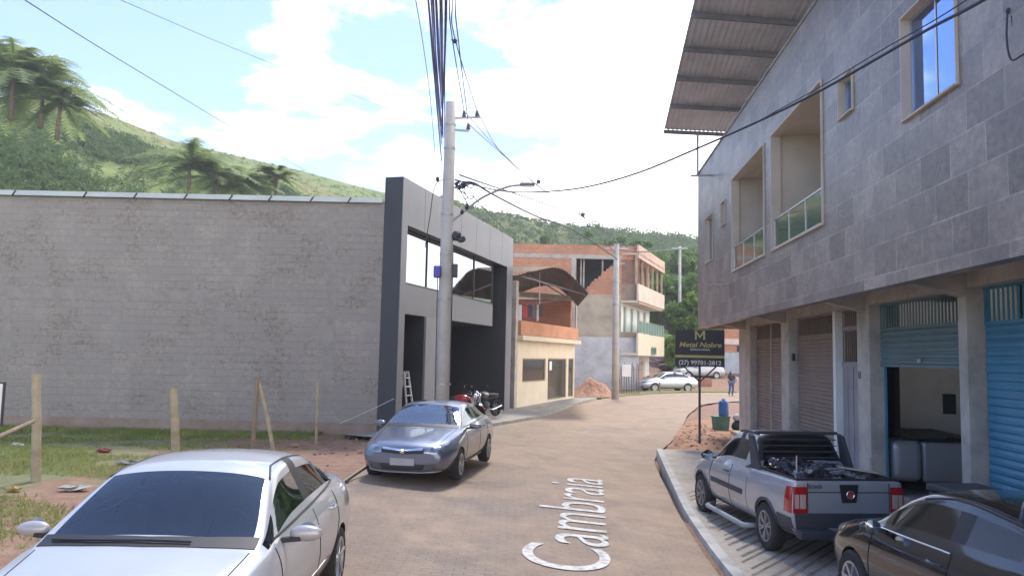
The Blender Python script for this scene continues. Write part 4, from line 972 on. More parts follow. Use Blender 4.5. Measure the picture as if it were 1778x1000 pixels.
class Car:
    def __init__(s, name, label, loc, rz, scale=1., group=None, cat='car'):
        s.root = empty(name, loc, rz, label, cat, group); s.root.scale = (scale,) * 3
    def body(s, mesh, pm, gm, wind=None):
        s.bvh = BVHTree.FromPolygons([v.co.copy() for v in mesh.vertices], [tuple(p.vertices) for p in mesh.polygons])
        bm0 = bmesh.new(); bm0.from_mesh(mesh)
        bm0.faces.ensure_lookup_table()
        # glass islands
        gm2 = CLEAR if wind in (CLEAR, CLEAR2) else gm
        mats = [pm, wind or gm, gm2, gm2, TRIM, WELL]
        seen = set()
        for f in bm0.faces:
            if f.index in seen or f.material_index not in (1, 2, 3): continue
            mi = f.material_index; st = [f]; isl = []; seen.add(f.index)
            while st:
                g_ = st.pop(); isl.append(g_)
                for e in g_.edges:
                    for h in e.link_faces:
                        if h.index not in seen and h.material_index == mi: seen.add(h.index); st.append(h)
            vs = {}; V = []; F_ = []
            for g_ in isl:
                ff = []
                for v in g_.verts:
                    if v.index not in vs: vs[v.index] = len(V); V.append(tuple(v.co))
                    ff.append(vs[v.index])
                F_.append(ff)
            me = bpy.data.meshes.new('g'); me.from_pydata(V, [], F_); me.materials.append(mats[mi]); me.shade_smooth()
            o = bpy.data.objects.new({1: 'windscreen', 2: 'rear_window', 3: 'side_window'}[mi], me); COL.objects.link(o); o.parent = s.root
        bmesh.ops.delete(bm0, geom=[f for f in bm0.faces if f.material_index in (1, 2, 3)], context='FACES')
        me = bpy.data.meshes.new('body'); bm0.to_mesh(me); bm0.free()
        for m_ in mats: me.materials.append(m_)
        o = bpy.data.objects.new('body', me); COL.objects.link(o); o.parent = s.root; smooth_angle(o, 42)
        s.bodyo = o; return o
    def proj(s, a, b, axis, off=0.):
        o, d = {'f': ((a, -3, b), (0, 1, 0)), 'b': ((a, 9, b), (0, -1, 0)), 'r': ((3, a, b), (-1, 0, 0)), 'l': ((-3, a, b), (1, 0, 0)), 't': ((a, b, 4), (0, 0, -1))}[axis]
        h = s.bvh.ray_cast(Vector(o), Vector(d))
        if h[0] is None:
            h = s.bvh.find_nearest(Vector((a, 0, b) if axis in 'fb' else (.8 if axis == 'r' else -.8, a, b)))
        return h[0] - Vector(d) * off
    def patch(s, name, mat, top, bot, axis, off=.006, rows=6, sub=5, parent=None, thick=.025):
        """conforming panel between two polylines given in the projection plane"""
        def dens(P):
            out = []
            for i in range(len(P) - 1):
                for k in range(sub): out.append((P[i][0] + (P[i + 1][0] - P[i][0]) * k / sub, P[i][1] + (P[i + 1][1] - P[i][1]) * k / sub))
            out.append(P[-1]); return out
        T, B = dens(top), dens(bot); n = len(T); vs = []; fs = []
        for r_ in range(rows + 1):
            for k in range(n):
                q = r_ / rows; vs.append(s.proj(T[k][0] * (1 - q) + B[k][0] * q, T[k][1] * (1 - q) + B[k][1] * q, axis, off))
        for r_ in range(rows):
            for k in range(n - 1): fs.append((r_ * n + k, r_ * n + k + 1, (r_ + 1) * n + k + 1, (r_ + 1) * n + k))
        mb = MB().add(vs, fs); o = mb.build(name, mat, parent or s.root, smooth=True)
        bm = bmesh.new(); bm.from_mesh(o.data)
        out = {'f': Vector((0, -1, 0)), 'b': Vector((0, 1, 0)), 'r': Vector((1, 0, 0)), 'l': Vector((-1, 0, 0)), 't': Vector((0, 0, 1))}[axis]
        bm.normal_update(); av = sum((f.normal for f in bm.faces), Vector())
        if av.dot(out) < 0: bmesh.ops.reverse_faces(bm, faces=bm.faces)
        r = bmesh.ops.extrude_face_region(bm, geom=bm.faces[:]); vv = [g_ for g_ in r['geom'] if isinstance(g_, bmesh.types.BMVert)]
        # extruded copy becomes the outer face; push the original inwards
        old = [v for v in bm.verts if v not in set(vv)]
        for v in old: v.co -= out * thick
        bmesh.ops.recalc_face_normals(bm, faces=bm.faces)
        bm.to_mesh(o.data); bm.free(); smooth_angle(o, 50); return o
    def line(s, name, mat, pts, axis, r=.006, off=0., sub=8, parent=None, flat=None):
        P = []
        for i in range(len(pts) - 1):
            for k in range(sub): q = k / sub; P.append((pts[i][0] * (1 - q) + pts[i + 1][0] * q, pts[i][1] * (1 - q) + pts[i + 1][1] * q))
        P.append(pts[-1]); Q = [s.proj(a, b, axis, off) for a, b in P]
        return MB().tube(Q, r, 6).build(name, mat, parent or s.root, smooth=True)
    def wheel(s, x, y, z=.31, Rr=.315, rr=.215, w_=.20, spokes=5, rim=RIM, twin=False):
        sd_ = 1 if x > 0 else -1
        wt_ = MB().lathe([(rr, -w_ / 2), (Rr - .03, -w_ / 2), (Rr - .008, -w_ / 2 + .02), (Rr, -w_ / 2 + .05), (Rr, w_ / 2 - .05), (Rr - .008, w_ / 2 - .02), (Rr - .03, w_ / 2), (rr, w_ / 2), (rr - .01, w_ / 2 - .02), (rr - .01, -w_ / 2 + .02), (rr, -w_ / 2)], (0, 0, 0), 'x', 36).build('wheel', RUB, s.root, (x, y, z)); smooth_angle(wt_, 40)
        o_ = w_ / 2 * sd_; q = MB()
        q.lathe([(rr - .005, o_ * .2), (rr - .005, o_ * .98), (rr - .03, o_ * .95), (rr - .035, o_ * .25)], (0, 0, 0), 'x', 36)
        q.lathe([(0, o_ * .82), (.05, o_ * .80), (.06, o_ * .6), (.06, o_ * .2)], (0, 0, 0), 'x', 16)
        for k in range(spokes):
            a = 2 * math.pi * k / spokes + .3
            for da in ((-.10, .10) if twin else (0,)):
                p = Vector((o_ * .72, .04 * math.cos(a), .04 * math.sin(a))); e_ = Vector((o_ * .86, (rr - .02) * math.cos(a + da * 1.6), (rr - .02) * math.sin(a + da * 1.6)))
                q.bar(p, e_, .030 if twin else .05, .03)
        q.build('rim', rim, wt_)
        MB().lathe([(0, -o_ * .1), (rr - .02, -o_ * .1), (rr - .02, o_ * .2), (0, o_ * .2)], (0, 0, 0), 'x', 24).build('brake_disc', simple('brake_dark', (.05, .045, .042), .6, var=.2), wt_)
    def mirror(s, x, y, z, pm, size=(.115, .075, .075), arm=True):
        sd_ = 1 if x > 0 else -1; a_, b_, c_ = size
        q = MB().add([(-a_, -b_ * .5, -c_ * .8), (a_, -b_ * .3, -c_ * .7), (a_, b_, -c_ * .8), (-a_, b_, -c_), (-a_, -b_ * .6, c_ * .7), (a_, -b_ * .3, c_ * .5), (a_, b_, c_ * .8), (-a_, b_, c_)] if sd_ > 0 else [(-a_, -b_ * .3, -c_ * .7), (a_, -b_ * .5, -c_ * .8), (a_, b_, -c_), (-a_, b_, -c_ * .8), (-a_, -b_ * .3, c_ * .5), (a_, -b_ * .6, c_ * .7), (a_, b_, c_), (-a_, b_, c_ * .8)],
            [(3, 2, 1, 0), (4, 5, 6, 7), (0, 1, 5, 4), (1, 2, 6, 5), (2, 3, 7, 6), (3, 0, 4, 7)]); o = q.build('mirror', pm, s.root, (x, y, z), smooth=True, sub=3)
        if arm: MB().bar((-sd_ * .17, .0, -.05), (-sd_ * .03, .0, -.035), .05, .035).build('mirror_arm', TRIM, o)
        MB().lathe([(0, size[1] * .86), (.8 * size[2], size[1] * .80), (0, size[1] * .93)], (0, 0, 0), 'y', 16).build('mirror_glass', MIRROR, o)
        return o
    def handle(s, y, z, side, mat):
        for sd_ in side:
            p = s.proj(y, z, 'r' if sd_ > 0 else 'l', .0)
            MB().tube([p + Vector((-.01 * sd_, -.10, 0)), p + Vector((sd_ * .03, -.08, 0)), p + Vector((sd_ * .035, .06, 0)), p + Vector((-.01 * sd_, .09, 0))], .013, 8).build('door_handle', mat, s.root, smooth=True)

#          y,   zb,  wl,   zm,  wm,   zs,  ws,   zbelt, wb,  zr,  wr,  zt
SEDAN = [(0.00, .30, .50, .42, .60, .52, .60, .60, .56, .64, .42, .665),
         (0.05, .22, .62, .44, .72, .58, .71, .67, .64, .72, .48, .745),
         (0.28, .19, .74, .46, .82, .65, .81, .76, .73, .81, .56, .83),
         (0.75, .19, .80, .50, .865, .74, .855, .86, .775, .90, .60, .925),
         (1.10, .19, .81, .52, .875, .80, .868, .915, .80, .955, .66, .985),
         (1.28, .19, .82, .52, .878, .82, .870, .940, .815, .965, .76, 1.01),
         (1.66, .19, .82, .52, .88, .83, .872, .955, .80, 1.19, .675, 1.255),
         (2.00, .19, .82, .52, .88, .84, .872, .965, .80, 1.37, .60, 1.425),
         (2.18, .19, .82, .52, .88, .84, .872, .970, .80, 1.405, .585, 1.455),
         (2.58, .19, .82, .52, .88, .84, .873, .980, .80, 1.425, .565, 1.475),
         (2.68, .19, .82, .52, .88, .84, .873, .985, .80, 1.425, .565, 1.475),
         (3.20, .19, .82, .52, .88, .85, .873, 1.0, .795, 1.385, .555, 1.44),
         (3.34, .19, .82, .52, .88, .85, .872, 1.01, .790, 1.345, .555, 1.40),
         (3.42, .19, .82, .52, .88, .855, .872, 1.015, .785, 1.315, .56, 1.37),
         (3.75, .19, .81, .52, .875, .87, .865, 1.03, .765, 1.19, .59, 1.235),
         (3.95, .20, .81, .52, .87, .88, .855, 1.035, .75, 1.085, .61, 1.115),
         (4.32, .22, .78, .54, .85, .88, .82, 1.02, .71, 1.055, .60, 1.08),
         (4.46, .26, .72, .55, .80, .84, .76, .98, .66, 1.02, .55, 1.045),
         (4.52, .34, .62, .55, .70, .80, .68, .90, .60, .95, .48, .97)]
def sedan_labels(i, j):
    if j == 7 and i in (6, 7, 8, 10, 12 - 1, 13): return 3
    if j == 7 and i in (5,): return 3
    if j in (7, 8) and i in (9, 12): return 4
    if j in (9, 10) and i in (5, 6): return 1
    if j in (9, 10) and i in (12, 13, 14): return 2
    return 0
_sed = None
def cabin(c):
    dk = simple('cabin_dark', (.035, .034, .036), .8, var=.2); st = simple('seat_cloth', (.10, .095, .095), .85, var=.25)
    MB().box(-.74, .74, 1.30, 3.75, .26, .50).box(-.76, -.70, 1.35, 3.6, .50, .93).box(.70, .76, 1.35, 3.6, .50, .93).box(-.68, .68, 3.30, 3.95, .90, .97).build('cabin_lining', dk, c.root)
    MB().prism([(1.22, .50), (1.85, .50), (1.80, .90), (1.55, .955), (1.22, .90)], -.70, .70, 'x').build('dashboard', dk, c.root, bevel=.02)
    for x in (-.36, .36):
        MB().box(x - .23, x + .23, 2.15, 2.62, .50, .66).prism([(2.55, .62), (2.68, .62), (2.86, 1.16), (2.76, 1.18)], x - .22, x + .22, 'x').box(x - .11, x + .11, 2.80, 2.88, 1.20, 1.36).build('seat', st, c.root, bevel=.035)
    MB().prism([(3.22, .55), (3.36, .55), (3.50, 1.10), (3.40, 1.12)], -.62, .62, 'x').build('rear_bench', st, c.root, bevel=.03)
    MB().tube([(.36 + .18 * math.cos(a * .2618), 1.93 + .06 * math.sin(a * .2618), .92 + .17 * math.sin(a * .2618)) for a in range(25)], .014, 6, False).build('steering_wheel', dk, c.root, smooth=True)
def sedan(label, loc, rz, pm, wind=CGLASS, details='far', scale=1., name='sedan_car', length=1.):
    global _sed
    if _sed is None: _sed = loft(SEDAN, sedan_labels, (.90, 3.60))
    c = Car(name, label, loc, rz, scale); c.body(_sed, pm, CGLASS, wind)
    for x in (.775, -.775): c.wheel(x, .90); c.wheel(x, 3.60)
    for sd_, ax in ((1, 'r'), (-1, 'l')):
        c.mirror(sd_ * .97, 1.62, 1.0, pm, (.14, .09, .09))
        c.line('door_gap', WELL, [(1.42, .94), (1.40, .70), (1.36, .34), (2.6, .32), (2.63, .98)], ax, .005)
        c.line('door_gap', WELL, [(2.63, .32), (3.18, .36), (3.46, .72), (3.48, 1.0)], ax, .005)
        c.line('rub_strip', TRIM, [(1.32, .27), (3.22, .27)], ax, .02)
        c.line('window_trim', TRIM, [(1.45, .985), (2.6, 1.02), (3.72, 1.06)], ax, .010)
        # fender headlight
        c.patch('headlight', LENS, [(sd_ * .38, .70), (sd_ * .56, .74), (sd_ * .745, .79)], [(sd_ * .40, .60), (sd_ * .56, .60), (sd_ * .72, .63)], 'f', .008, rows=5)
        c.patch('tail_light', REDL, [(sd_ * .40, .93), (sd_ * .74, .93)], [(sd_ * .42, .76), (sd_ * .74, .74)], 'b', .008)
        c.patch('fog_lamp', simple('fog_dark', (.10, .10, .11), .2), [(sd_ * .40, .40), (sd_ * .62, .42)], [(sd_ * .42, .30), (sd_ * .60, .30)], 'f', .006)
    if details == 'near': cabin(c)
    c.handle(2.42, .86, (1, -1), pm); c.handle(3.22, .89, (1, -1), pm)
    c.line('bonnet_gap', WELL, [(-.62, .30), (-.66, .70), (-.70, 1.18)], 't', .004); c.line('bonnet_gap', WELL, [(.62, .30), (.66, .70), (.70, 1.18)], 't', .004)
    return c

WHITEP = paint('white_car_paint', (.45, .46, .49), .2, .32)
BLUEGREY = paint('blue_grey_car_paint', (.13, .16, .23), .6, .3)
SILVERP = paint('silver_car_paint', (.62, .64, .68), .5, .3)
# ---- near white sedan
FY = 4.3
c = sedan('large pearl white sedan parked nose towards the viewer at the bottom left', (-2.47, FY, .06), R(1.4), WHITEP, wind=CLEAR, details='near')
c.root.scale = (1.04, 1.0, .985)
q = MB().tube([c.proj(-.64, 1.27, 't', .02), c.proj(-.35, 1.23, 't', .02), c.proj(.05, 1.22, 't', .022), c.proj(.3, 1.22, 't', .02)], .009, 6).build('wiper', TRIM, c.root)
c.patch('cowl', TRIM, [(-.72, 1.36), (-.4, 1.31), (0, 1.29), (.4, 1.31), (.72, 1.36)], [(-.72, 1.23), (-.4, 1.19), (0, 1.17), (.4, 1.19), (.72, 1.23)], 't', .006, rows=2)
for sd_ in (1, -1):
    c.line('roof_groove', TRIM, [(sd_ * .60, 1.98), (sd_ * .53, 2.25), (sd_ * .53, 3.2)], 't', .009)
    c.line('chrome_strip', CHROME, [(1.45, .45), (3.1, .47)], 'r' if sd_ > 0 else 'l', .008)
MB().box(-.06, .06, 0, .03, -.03, .03).build('rear_view_mirror', TRIM, c.root, (0, 1.90, 1.33))
# ---- blue grey sedan
cv = sedan('blue grey sedan with chrome grille bar parked in front of the concrete pole', (-1.93, 14.35, .02), R(-9.5), BLUEGREY, wind=CLEAR2, details='near')
cv.root.scale = (1.03, 1.0, .955)
cv.patch('grille', TRIM, [(-.40, .70), (0, .665), (.40, .70)], [(-.38, .60), (0, .575), (.38, .60)], 'f', .004)
cv.patch('chrome_bar', CHROME, [(-.38, .705), (0, .68), (.38, .705)], [(-.36, .665), (0, .64), (.36, .665)], 'f', .014, rows=3)
MB().lathe([(.0, -.02), (.045, -.015), (.05, 0)], (0, 0, 0), 'y', 16).build('emblem', CHROME, cv.root, cv.proj(0, .635, 'f', .015))
cv.patch('lower_grille', TRIM, [(-.42, .40), (0, .40), (.42, .40)], [(-.38, .29), (0, .28), (.38, .29)], 'f', .005)
cv.patch('licence_plate', PLATE, [(-.22, .50), (.22, .50)], [(-.22, .37), (.22, .37)], 'f', .02)
cv.line('bumper_lip', simple('lip_silver', (.5, .52, .56), .3, metal=.4), [(-.66, .265), (-.3, .235), (.3, .235), (.66, .265)], 'f', .014)
cv.patch('cowl', TRIM, [(-.72, 1.36), (0, 1.29), (.72, 1.36)], [(-.72, 1.22), (0, 1.16), (.72, 1.22)], 't', .006, rows=2)
# ---- far silver sedan, side on
a = gz(1158, 678, .0)
fp = at(1207, 676, 57.0)
fs_ = sedan('silver sedan seen side on in front of the cream house far down the street', (6.0, 6, 0), R(90), SILVERP)
pl = at(1108, 670, 58.5); fs_.root.location = (pl.x, 58.2, G(pl.x, 58) - .02); fs_.root.rotation_euler = (0, 0, R(-90 + 16))
# other parked cars beyond
d1_ = sedan('dark sedan with red tail parked beyond the silver sedan', (0, 0, 0), R(-60), paint('dark_car_paint', (.03, .03, .035)))
pl = at(1150, 640, 74); d1_.root.location = (pl.x, 74, G(pl.x, 74) - .05)
d2_ = sedan('white sedan half hidden behind the sign board on the dirt slope', (0, 0, 0), R(-75), WHITEP)
pl = at(1172, 640, 69); d2_.root.location = (pl.x, 69, G(pl.x, 69) - .05)
d3_ = sedan('red car just visible at the corner of the cream house', (0, 0, 0), R(-80), paint('red_car_paint', (.45, .04, .04)))
pl = at(1140, 636, 79); d3_.root.location = (pl.x, 79, G(pl.x, 79) - .05)

# ---- pickup (silver, dark lower cladding), seen from behind.  local y=0 nose, y=4.4 tail
PICK = [(0.00, .38, .50, .48, .60, .58, .60, .66, .56, .70, .42, .73),
        (0.05, .28, .64, .50, .72, .64, .71, .74, .64, .78, .48, .80),
        (0.30, .26, .74, .52, .80, .70, .79, .84, .71, .88, .55, .90),
        (0.80, .26, .76, .54, .825, .78, .82, .93, .74, .965, .58, .985),
        (1.05, .26, .77, .56, .83, .82, .82, .96, .76, .99, .64, 1.01),
        (1.18, .26, .77, .56, .83, .84, .825, .975, .765, 1.00, .67, 1.03),
        (1.50, .26, .77, .56, .83, .85, .825, .985, .76, 1.25, .61, 1.29),
        (1.78, .26, .77, .56, .83, .86, .825, .99, .76, 1.45, .555, 1.49),
        (1.95, .26, .77, .56, .83, .86, .825, .995, .76, 1.50, .55, 1.535),
        (2.12, .26, .77, .56, .83, .86, .825, 1.0, .76, 1.52, .55, 1.555),
        (2.22, .26, .77, .56, .83, .86, .825, 1.0, .76, 1.525, .55, 1.56),
        (2.66, .26, .77, .56, .83, .87, .825, 1.01, .76, 1.52, .555, 1.56),
        (2.74, .26, .77, .56, .83, .87, .825, 1.01, .76, 1.515, .56, 1.555),
        (2.84, .26, .77, .56, .83, .87, .825, 1.015, .76, 1.49, .565, 1.53),
        (3.00, .26, .77, .56, .83, .88, .825, 1.03, .77, 1.10, .66, 1.11),
        (3.06, .26, .77, .56, .83, .88, .825, 1.04, .775, 1.065, .68, 1.07),
        (3.60, .28, .77, .56, .83, .89, .825, 1.05, .78, 1.072, .70, 1.075),
        (4.28, .30, .77, .56, .825, .90, .82, 1.06, .785, 1.08, .70, 1.082),
        (4.37, .34, .76, .56, .815, .90, .81, 1.055, .775, 1.075, .70, 1.077),
        (4.39, .40, .72, .56, .79, .90, .79, 1.03, .755, 1.05, .68, 1.052)]
def pick_labels(i, j):
    if j == 7 and i in (5, 6, 7, 8, 10): return 3
    if j in (7, 8) and i == 9: return 4
    if j == 7 and i in (11, 12): return 0
    if j in (8, 9, 10) and i in (12, 13) : return 2 if (j > 8 and i == 13) else 4
    if j in (9, 10) and i in (5, 6): return 1
    return 0
pm = paint('silver_pickup_paint', (.38, .40, .44), .40, .33)
mesh = loft(PICK, pick_labels, (.82, 3.56), cuts=[(-.70, .70, 3.08, 4.31, .62, 1.4)], arch_r=.36, arch_z=.33, wmax=.84)
tp = gz(1405, 965, -.05)
pk = Car('pickup_truck', 'silver pickup truck with black plastic heaped in its bed on the grooved pavement', (0, 0, 0), 0, cat='pickup truck')
pk.body(mesh, pm, glass('pickup_glass', (.008, .008, .012), .04, .7))
LY = 4.39
for x in (.745, -.745): pk.wheel(x, .82, .33, .33, .22, .19, 6, simple('dull_rim', (.28, .28, .29), .4, metal=.6), twin=True); pk.wheel(x, 3.56, .33, .33, .22, .19, 6, simple('dull_rim', (.28, .28, .29)), twin=True)
for sd_, ax in ((1, 'r'), (-1, 'l')):
    pk.mirror(sd_ * .95, 1.45, 1.06, DPLAS, (.13, .085, .11))
    pk.line('door_gap', WELL, [(1.30, .97), (1.26, .72), (1.22, .36), (2.14, .34), (2.17, 1.0)], ax, .006)
    pk.line('bed_gap', WELL, [(2.86, .90), (2.86, .40)], ax, .004)
    pk.patch('door_trim', DPLAS, [(1.34, .70), (2.72, .70)], [(1.34, .62), (2.70, .62)], ax, .012, rows=2, sub=12)
    for yc in (.82, 3.56):
        pts = [(yc + .40 * math.cos(a * math.pi / 12), .33 + .40 * math.sin(a * math.pi / 12)) for a in range(13)]
        inn = [(yc + .345 * math.cos(a * math.pi / 12), .33 + .345 * math.sin(a * math.pi / 12)) for a in range(13)]
        pk.patch('arch_flare', DPLAS, pts, inn, ax, .022, rows=2, sub=1)
    pk.patch('lower_cladding', DPLAS, [(3.95, .60), (4.36, .60)], [(3.93, .30), (4.36, .34)], ax, .012, rows=4)
    pk.patch('lower_cladding', DPLAS, [(1.22, .34), (3.16, .34)], [(1.22, .27), (3.16, .27)], ax, .012, rows=2, sub=10)
    MB().tube([(sd_ * .76, 1.3, .24), (sd_ * .92, 1.4, .22), (sd_ * .92, 3.0, .22), (sd_ * .76, 3.1, .24)], .04, 8).build('side_step', simple('step_grey', (.32, .33, .35), .5), pk.root, smooth=True)
    # tail lights wrap the corner: rear patch + side patch
    tl = pk.patch('tail_light', REDL, [(sd_ * .60, 1.0), (sd_ * .78, 1.0)], [(sd_ * .60, .66), (sd_ * .79, .66)], 'b', .014, rows=5)
    pk.patch('side_lens', REDL, [(4.22, .99), (4.37, 1.0)], [(4.18, .66), (4.37, .66)], ax, .012, rows=5, parent=tl)
    pk.patch('reverse_lens', WHL, [(sd_ * .62, .90), (sd_ * .70, .90)], [(sd_ * .62, .72), (sd_ * .70, .72)], 'b', .020, rows=2, parent=tl)
    pk.patch('indicator_lens', WHL, [(sd_ * .715, .90), (sd_ * .77, .90)], [(sd_ * .715, .72), (sd_ * .77, .72)], 'b', .020, rows=2, parent=tl)
    pk.line('roof_rail', DPLAS, [(sd_ * .53, 1.95), (sd_ * .54, 2.7)], 't', .016, off=.02)
    # bed bracket uprights behind the cab
    MB().prism([(2.62, 1.02), (3.22, 1.06), (3.16, 1.12), (2.92, 1.52), (2.78, 1.55), (2.88, 1.10)], sd_ * .70, sd_ * .76, 'x').build('cab_pillar', DPLAS, pk.root, bevel=.01)
MB().box(-.66, .66, 2.80, 2.90, 1.54, 1.585).build('rear_spoiler', DPLAS, pk.root, bevel=.015)
q = MB()
for k in range(5): q.box(-.60 + k * .006, .60 - k * .006, 2.93 + k * .03, 2.945 + k * .03, 1.46 - k * .085, 1.475 - k * .085)
q.build('rear_guard', DPLAS, pk.root)
pk.handle(2.02, .885, (1, -1), DPLAS)
pk.patch('lower_tailgate', DPLAS, [(-.77, .66), (0, .66), (.77, .66)], [(-.74, .40), (0, .40), (.74, .40)], 'b', .010, rows=5)
MB().box(-.76, .76, 4.36, 4.52, .34, .46).build('rear_bumper', DPLAS, pk.root, bevel=.03)
MB().box(-.30, .30, 4.40, 4.525, .462, .475).build('bumper_tread', simple('tread_metal', (.42, .42, .43), .4, metal=.5), pk.root)
pk.line('tailgate_crease', DPLAS, [(-.60, .93), (.60, .93)], 'b', .008)
for sd_ in (1, -1): pk.line('tailgate_gap', WELL, [(sd_ * .585, 1.05), (sd_ * .585, .67)], 'b', .006)
hd = pk.patch('tailgate_handle', TRIM, [(-.13, 1.03), (.13, 1.03)], [(-.10, .80), (.10, .80)], 'b', .022, rows=3)
MB().lathe([(0, .012), (.045, .010), (.052, 0)], (0, 0, 0), 'y', 20).build('round_emblem', simple('emblem_red', (.34, .05, .06), .4, var=0), hd, (0, 4.425, .905))
MB().tube([(.052 * math.cos(a * .3142), 0, .052 * math.sin(a * .3142)) for a in range(21)], .006, 6, False).build('emblem_ring', CHROME, hd, (0, 4.437, .905))
text_obj('model_script', 'Strada', .085, simple('script_dark', (.08, .08, .09), .4), pk.root, (.50, 4.412, .985), (R(90), 0, R(180)), .003, 'CENTER', .2)
MB().box(-.72, -.70, 3.08, 4.31, 1.06, 1.10).box(.70, .72, 3.08, 4.31, 1.06, 1.10).box(-.72, .72, 4.31, 4.345, 1.06, 1.10).build('bed_rim', TRIM, pk.root)
MB().tube([(-.60, 3.9, 1.0), (-.60, 3.9, 1.33)], .012, 6).tube([(.60, 4.1, 1.0), (.60, 4.1, 1.37)], .010, 6).build('tie_post', STEEL, pk.root)
# load: crumpled black sheeting
vs = []; fs = []; nx_, ny_ = 90, 80
for j in range(ny_ + 1):
    for i in range(nx_ + 1):
        x = -.69 + 1.38 * i / nx_; y = 3.09 + 1.21 * j / ny_
        z = 1.04 + .15 * noise.fractal(Vector((x * 2.2, y * 2.6, 4.)), 1.15, 2.1, 5) + .06 * abs(math.sin(x * 13 + y * 9 + 3 * noise.noise(Vector((x, y, 0)) * 3))) * (1 if x > -.1 else .5)
        z += .10 * math.exp(-((x - .15) ** 2 + (y - 3.35) ** 2) / .15)
        vs.append((x, y, z))
for j in range(ny_):
    for i in range(nx_): a_ = j * (nx_ + 1) + i; fs.append((a_, a_ + 1, a_ + nx_ + 2, a_ + nx_ + 1))
load = MB().add(vs, fs).build('plastic_sheeting', simple('black_plastic', (.014, .015, .022), .25, var=.3, scale=6), None, smooth=True)
PKS = .96; prz = R(180 + 5.6)
def pick_place(o): o.rotation_euler = (0, 0, prz); o.scale = (PKS, PKS, PKS * 1.035)
pick_place(pk.root)
# tail centre position
TC = Vector((4.48, 10.4, WALKZ(4, 10)))
off_ = Matrix.Rotation(prz, 3, 'Z') @ Vector((0, LY, 0)) * PKS
pk.root.location = TC - off_; pick_place(load); load.location = pk.root.location + Vector((0, 0, .0)); tag(load, 'crumpled black plastic sheeting heaped in the bed of the silver pickup', 'plastic sheeting')
rn = random.Random(9)
for k in range(5):
    p_ = Matrix.Rotation(prz, 3, 'Z') @ (Vector((rn.uniform(-.45, .2), rn.uniform(3.6, 4.05), 1.12 + .02 * k)) * PKS) + pk.root.location
    an = rn.uniform(0, 3.1); L_ = rn.uniform(.12, .28); dv = Vector((math.cos(an), math.sin(an), .05)) * L_
    lb = ['grey offcut board lying across the pickup load', 'short pale wooden slat on the black sheeting', 'crossed wooden slat near the tailgate of the silver pickup', 'dull metal bar resting on the pickup load', 'small broken lath on the right of the pickup load'][k]
    tag(MB().bar(p_ - dv, p_ + dv, .05, .02).build('scrap_slat', simple('slat%d' % k, rn.choice([(.35, .33, .31), (.45, .36, .26), (.25, .26, .3)]), .7)), lb, 'scrap wood', 'scrap on the pickup load')

# ---- black hatchback (2 doors), rear hatch open, seen over its left flank
HAT = [(0.00, .34, .50, .44, .58, .56, .58, .64, .54, .68, .42, .70),
       (0.05, .24, .62, .46, .70, .60, .69, .70, .62, .75, .48, .77),
       (0.26, .20, .74, .48, .79, .66, .785, .80, .71, .84, .55, .86),
       (0.65, .20, .78, .52, .83, .74, .82, .88, .75, .92, .60, .945),
       (0.92, .20, .80, .54, .84, .80, .83, .935, .78, .97, .66, 1.0),
       (1.10, .20, .80, .54, .845, .82, .835, .955, .785, .985, .69, 1.03),
       (1.45, .20, .80, .54, .85, .84, .838, .965, .785, 1.24, .63, 1.28),
       (1.78, .20, .80, .54, .85, .84, .84, .975, .785, 1.40, .57, 1.44),
       (1.98, .20, .80, .54, .85, .85, .84, .98, .785, 1.43, .565, 1.47),
       (2.42, .20, .80, .54, .85, .85, .84, .99, .785, 1.44, .565, 1.485),
       (2.52, .20, .80, .54, .85, .85, .84, .995, .785, 1.435, .565, 1.48),
       (2.95, .20, .80, .54, .85, .86, .84, 1.02, .78, 1.39, .56, 1.445),
       (3.25, .20, .80, .54, .85, .88, .838, 1.06, .765, 1.34, .565, 1.41),
       (3.42, .21, .79, .54, .845, .89, .83, 1.08, .75, 1.28, .59, 1.37),
       (3.62, .24, .76, .54, .82, .88, .80, 1.02, .72, 1.12, .62, 1.16),
       (3.80, .30, .68, .54, .76, .84, .74, .92, .66, .96, .54, .98),
       (3.86, .38, .60, .54, .68, .78, .66, .86, .60, .89, .48, .90)]
def hat_labels(i, j):
    if j == 7 and i in (5, 6, 7, 8, 10, 11): return 3
    if j in (7,) and i == 9: return 4
    if j in (9, 10) and i in (5, 6): return 1
    if j in (9, 10) and i in (13,): return 2
    return 0
bp = paint('black_car_paint', (.010, .011, .016), .1, .10)
mesh = loft(HAT, hat_labels, (.80, 3.24), arch_r=.345, wmax=.86)
ht = Car('hatchback_car', 'glossy black hatchback with raised boot lid at the bottom right corner', (0, 0, 0), 0)
ht.body(mesh, bp, glass('hatch_glass', (.02, .017, .014), .04, .6))
for x in (.76, -.76): ht.wheel(x, .80, .31, .31, .20, .19, 7); ht.wheel(x, 3.24, .31, .31, .20, .19, 7)
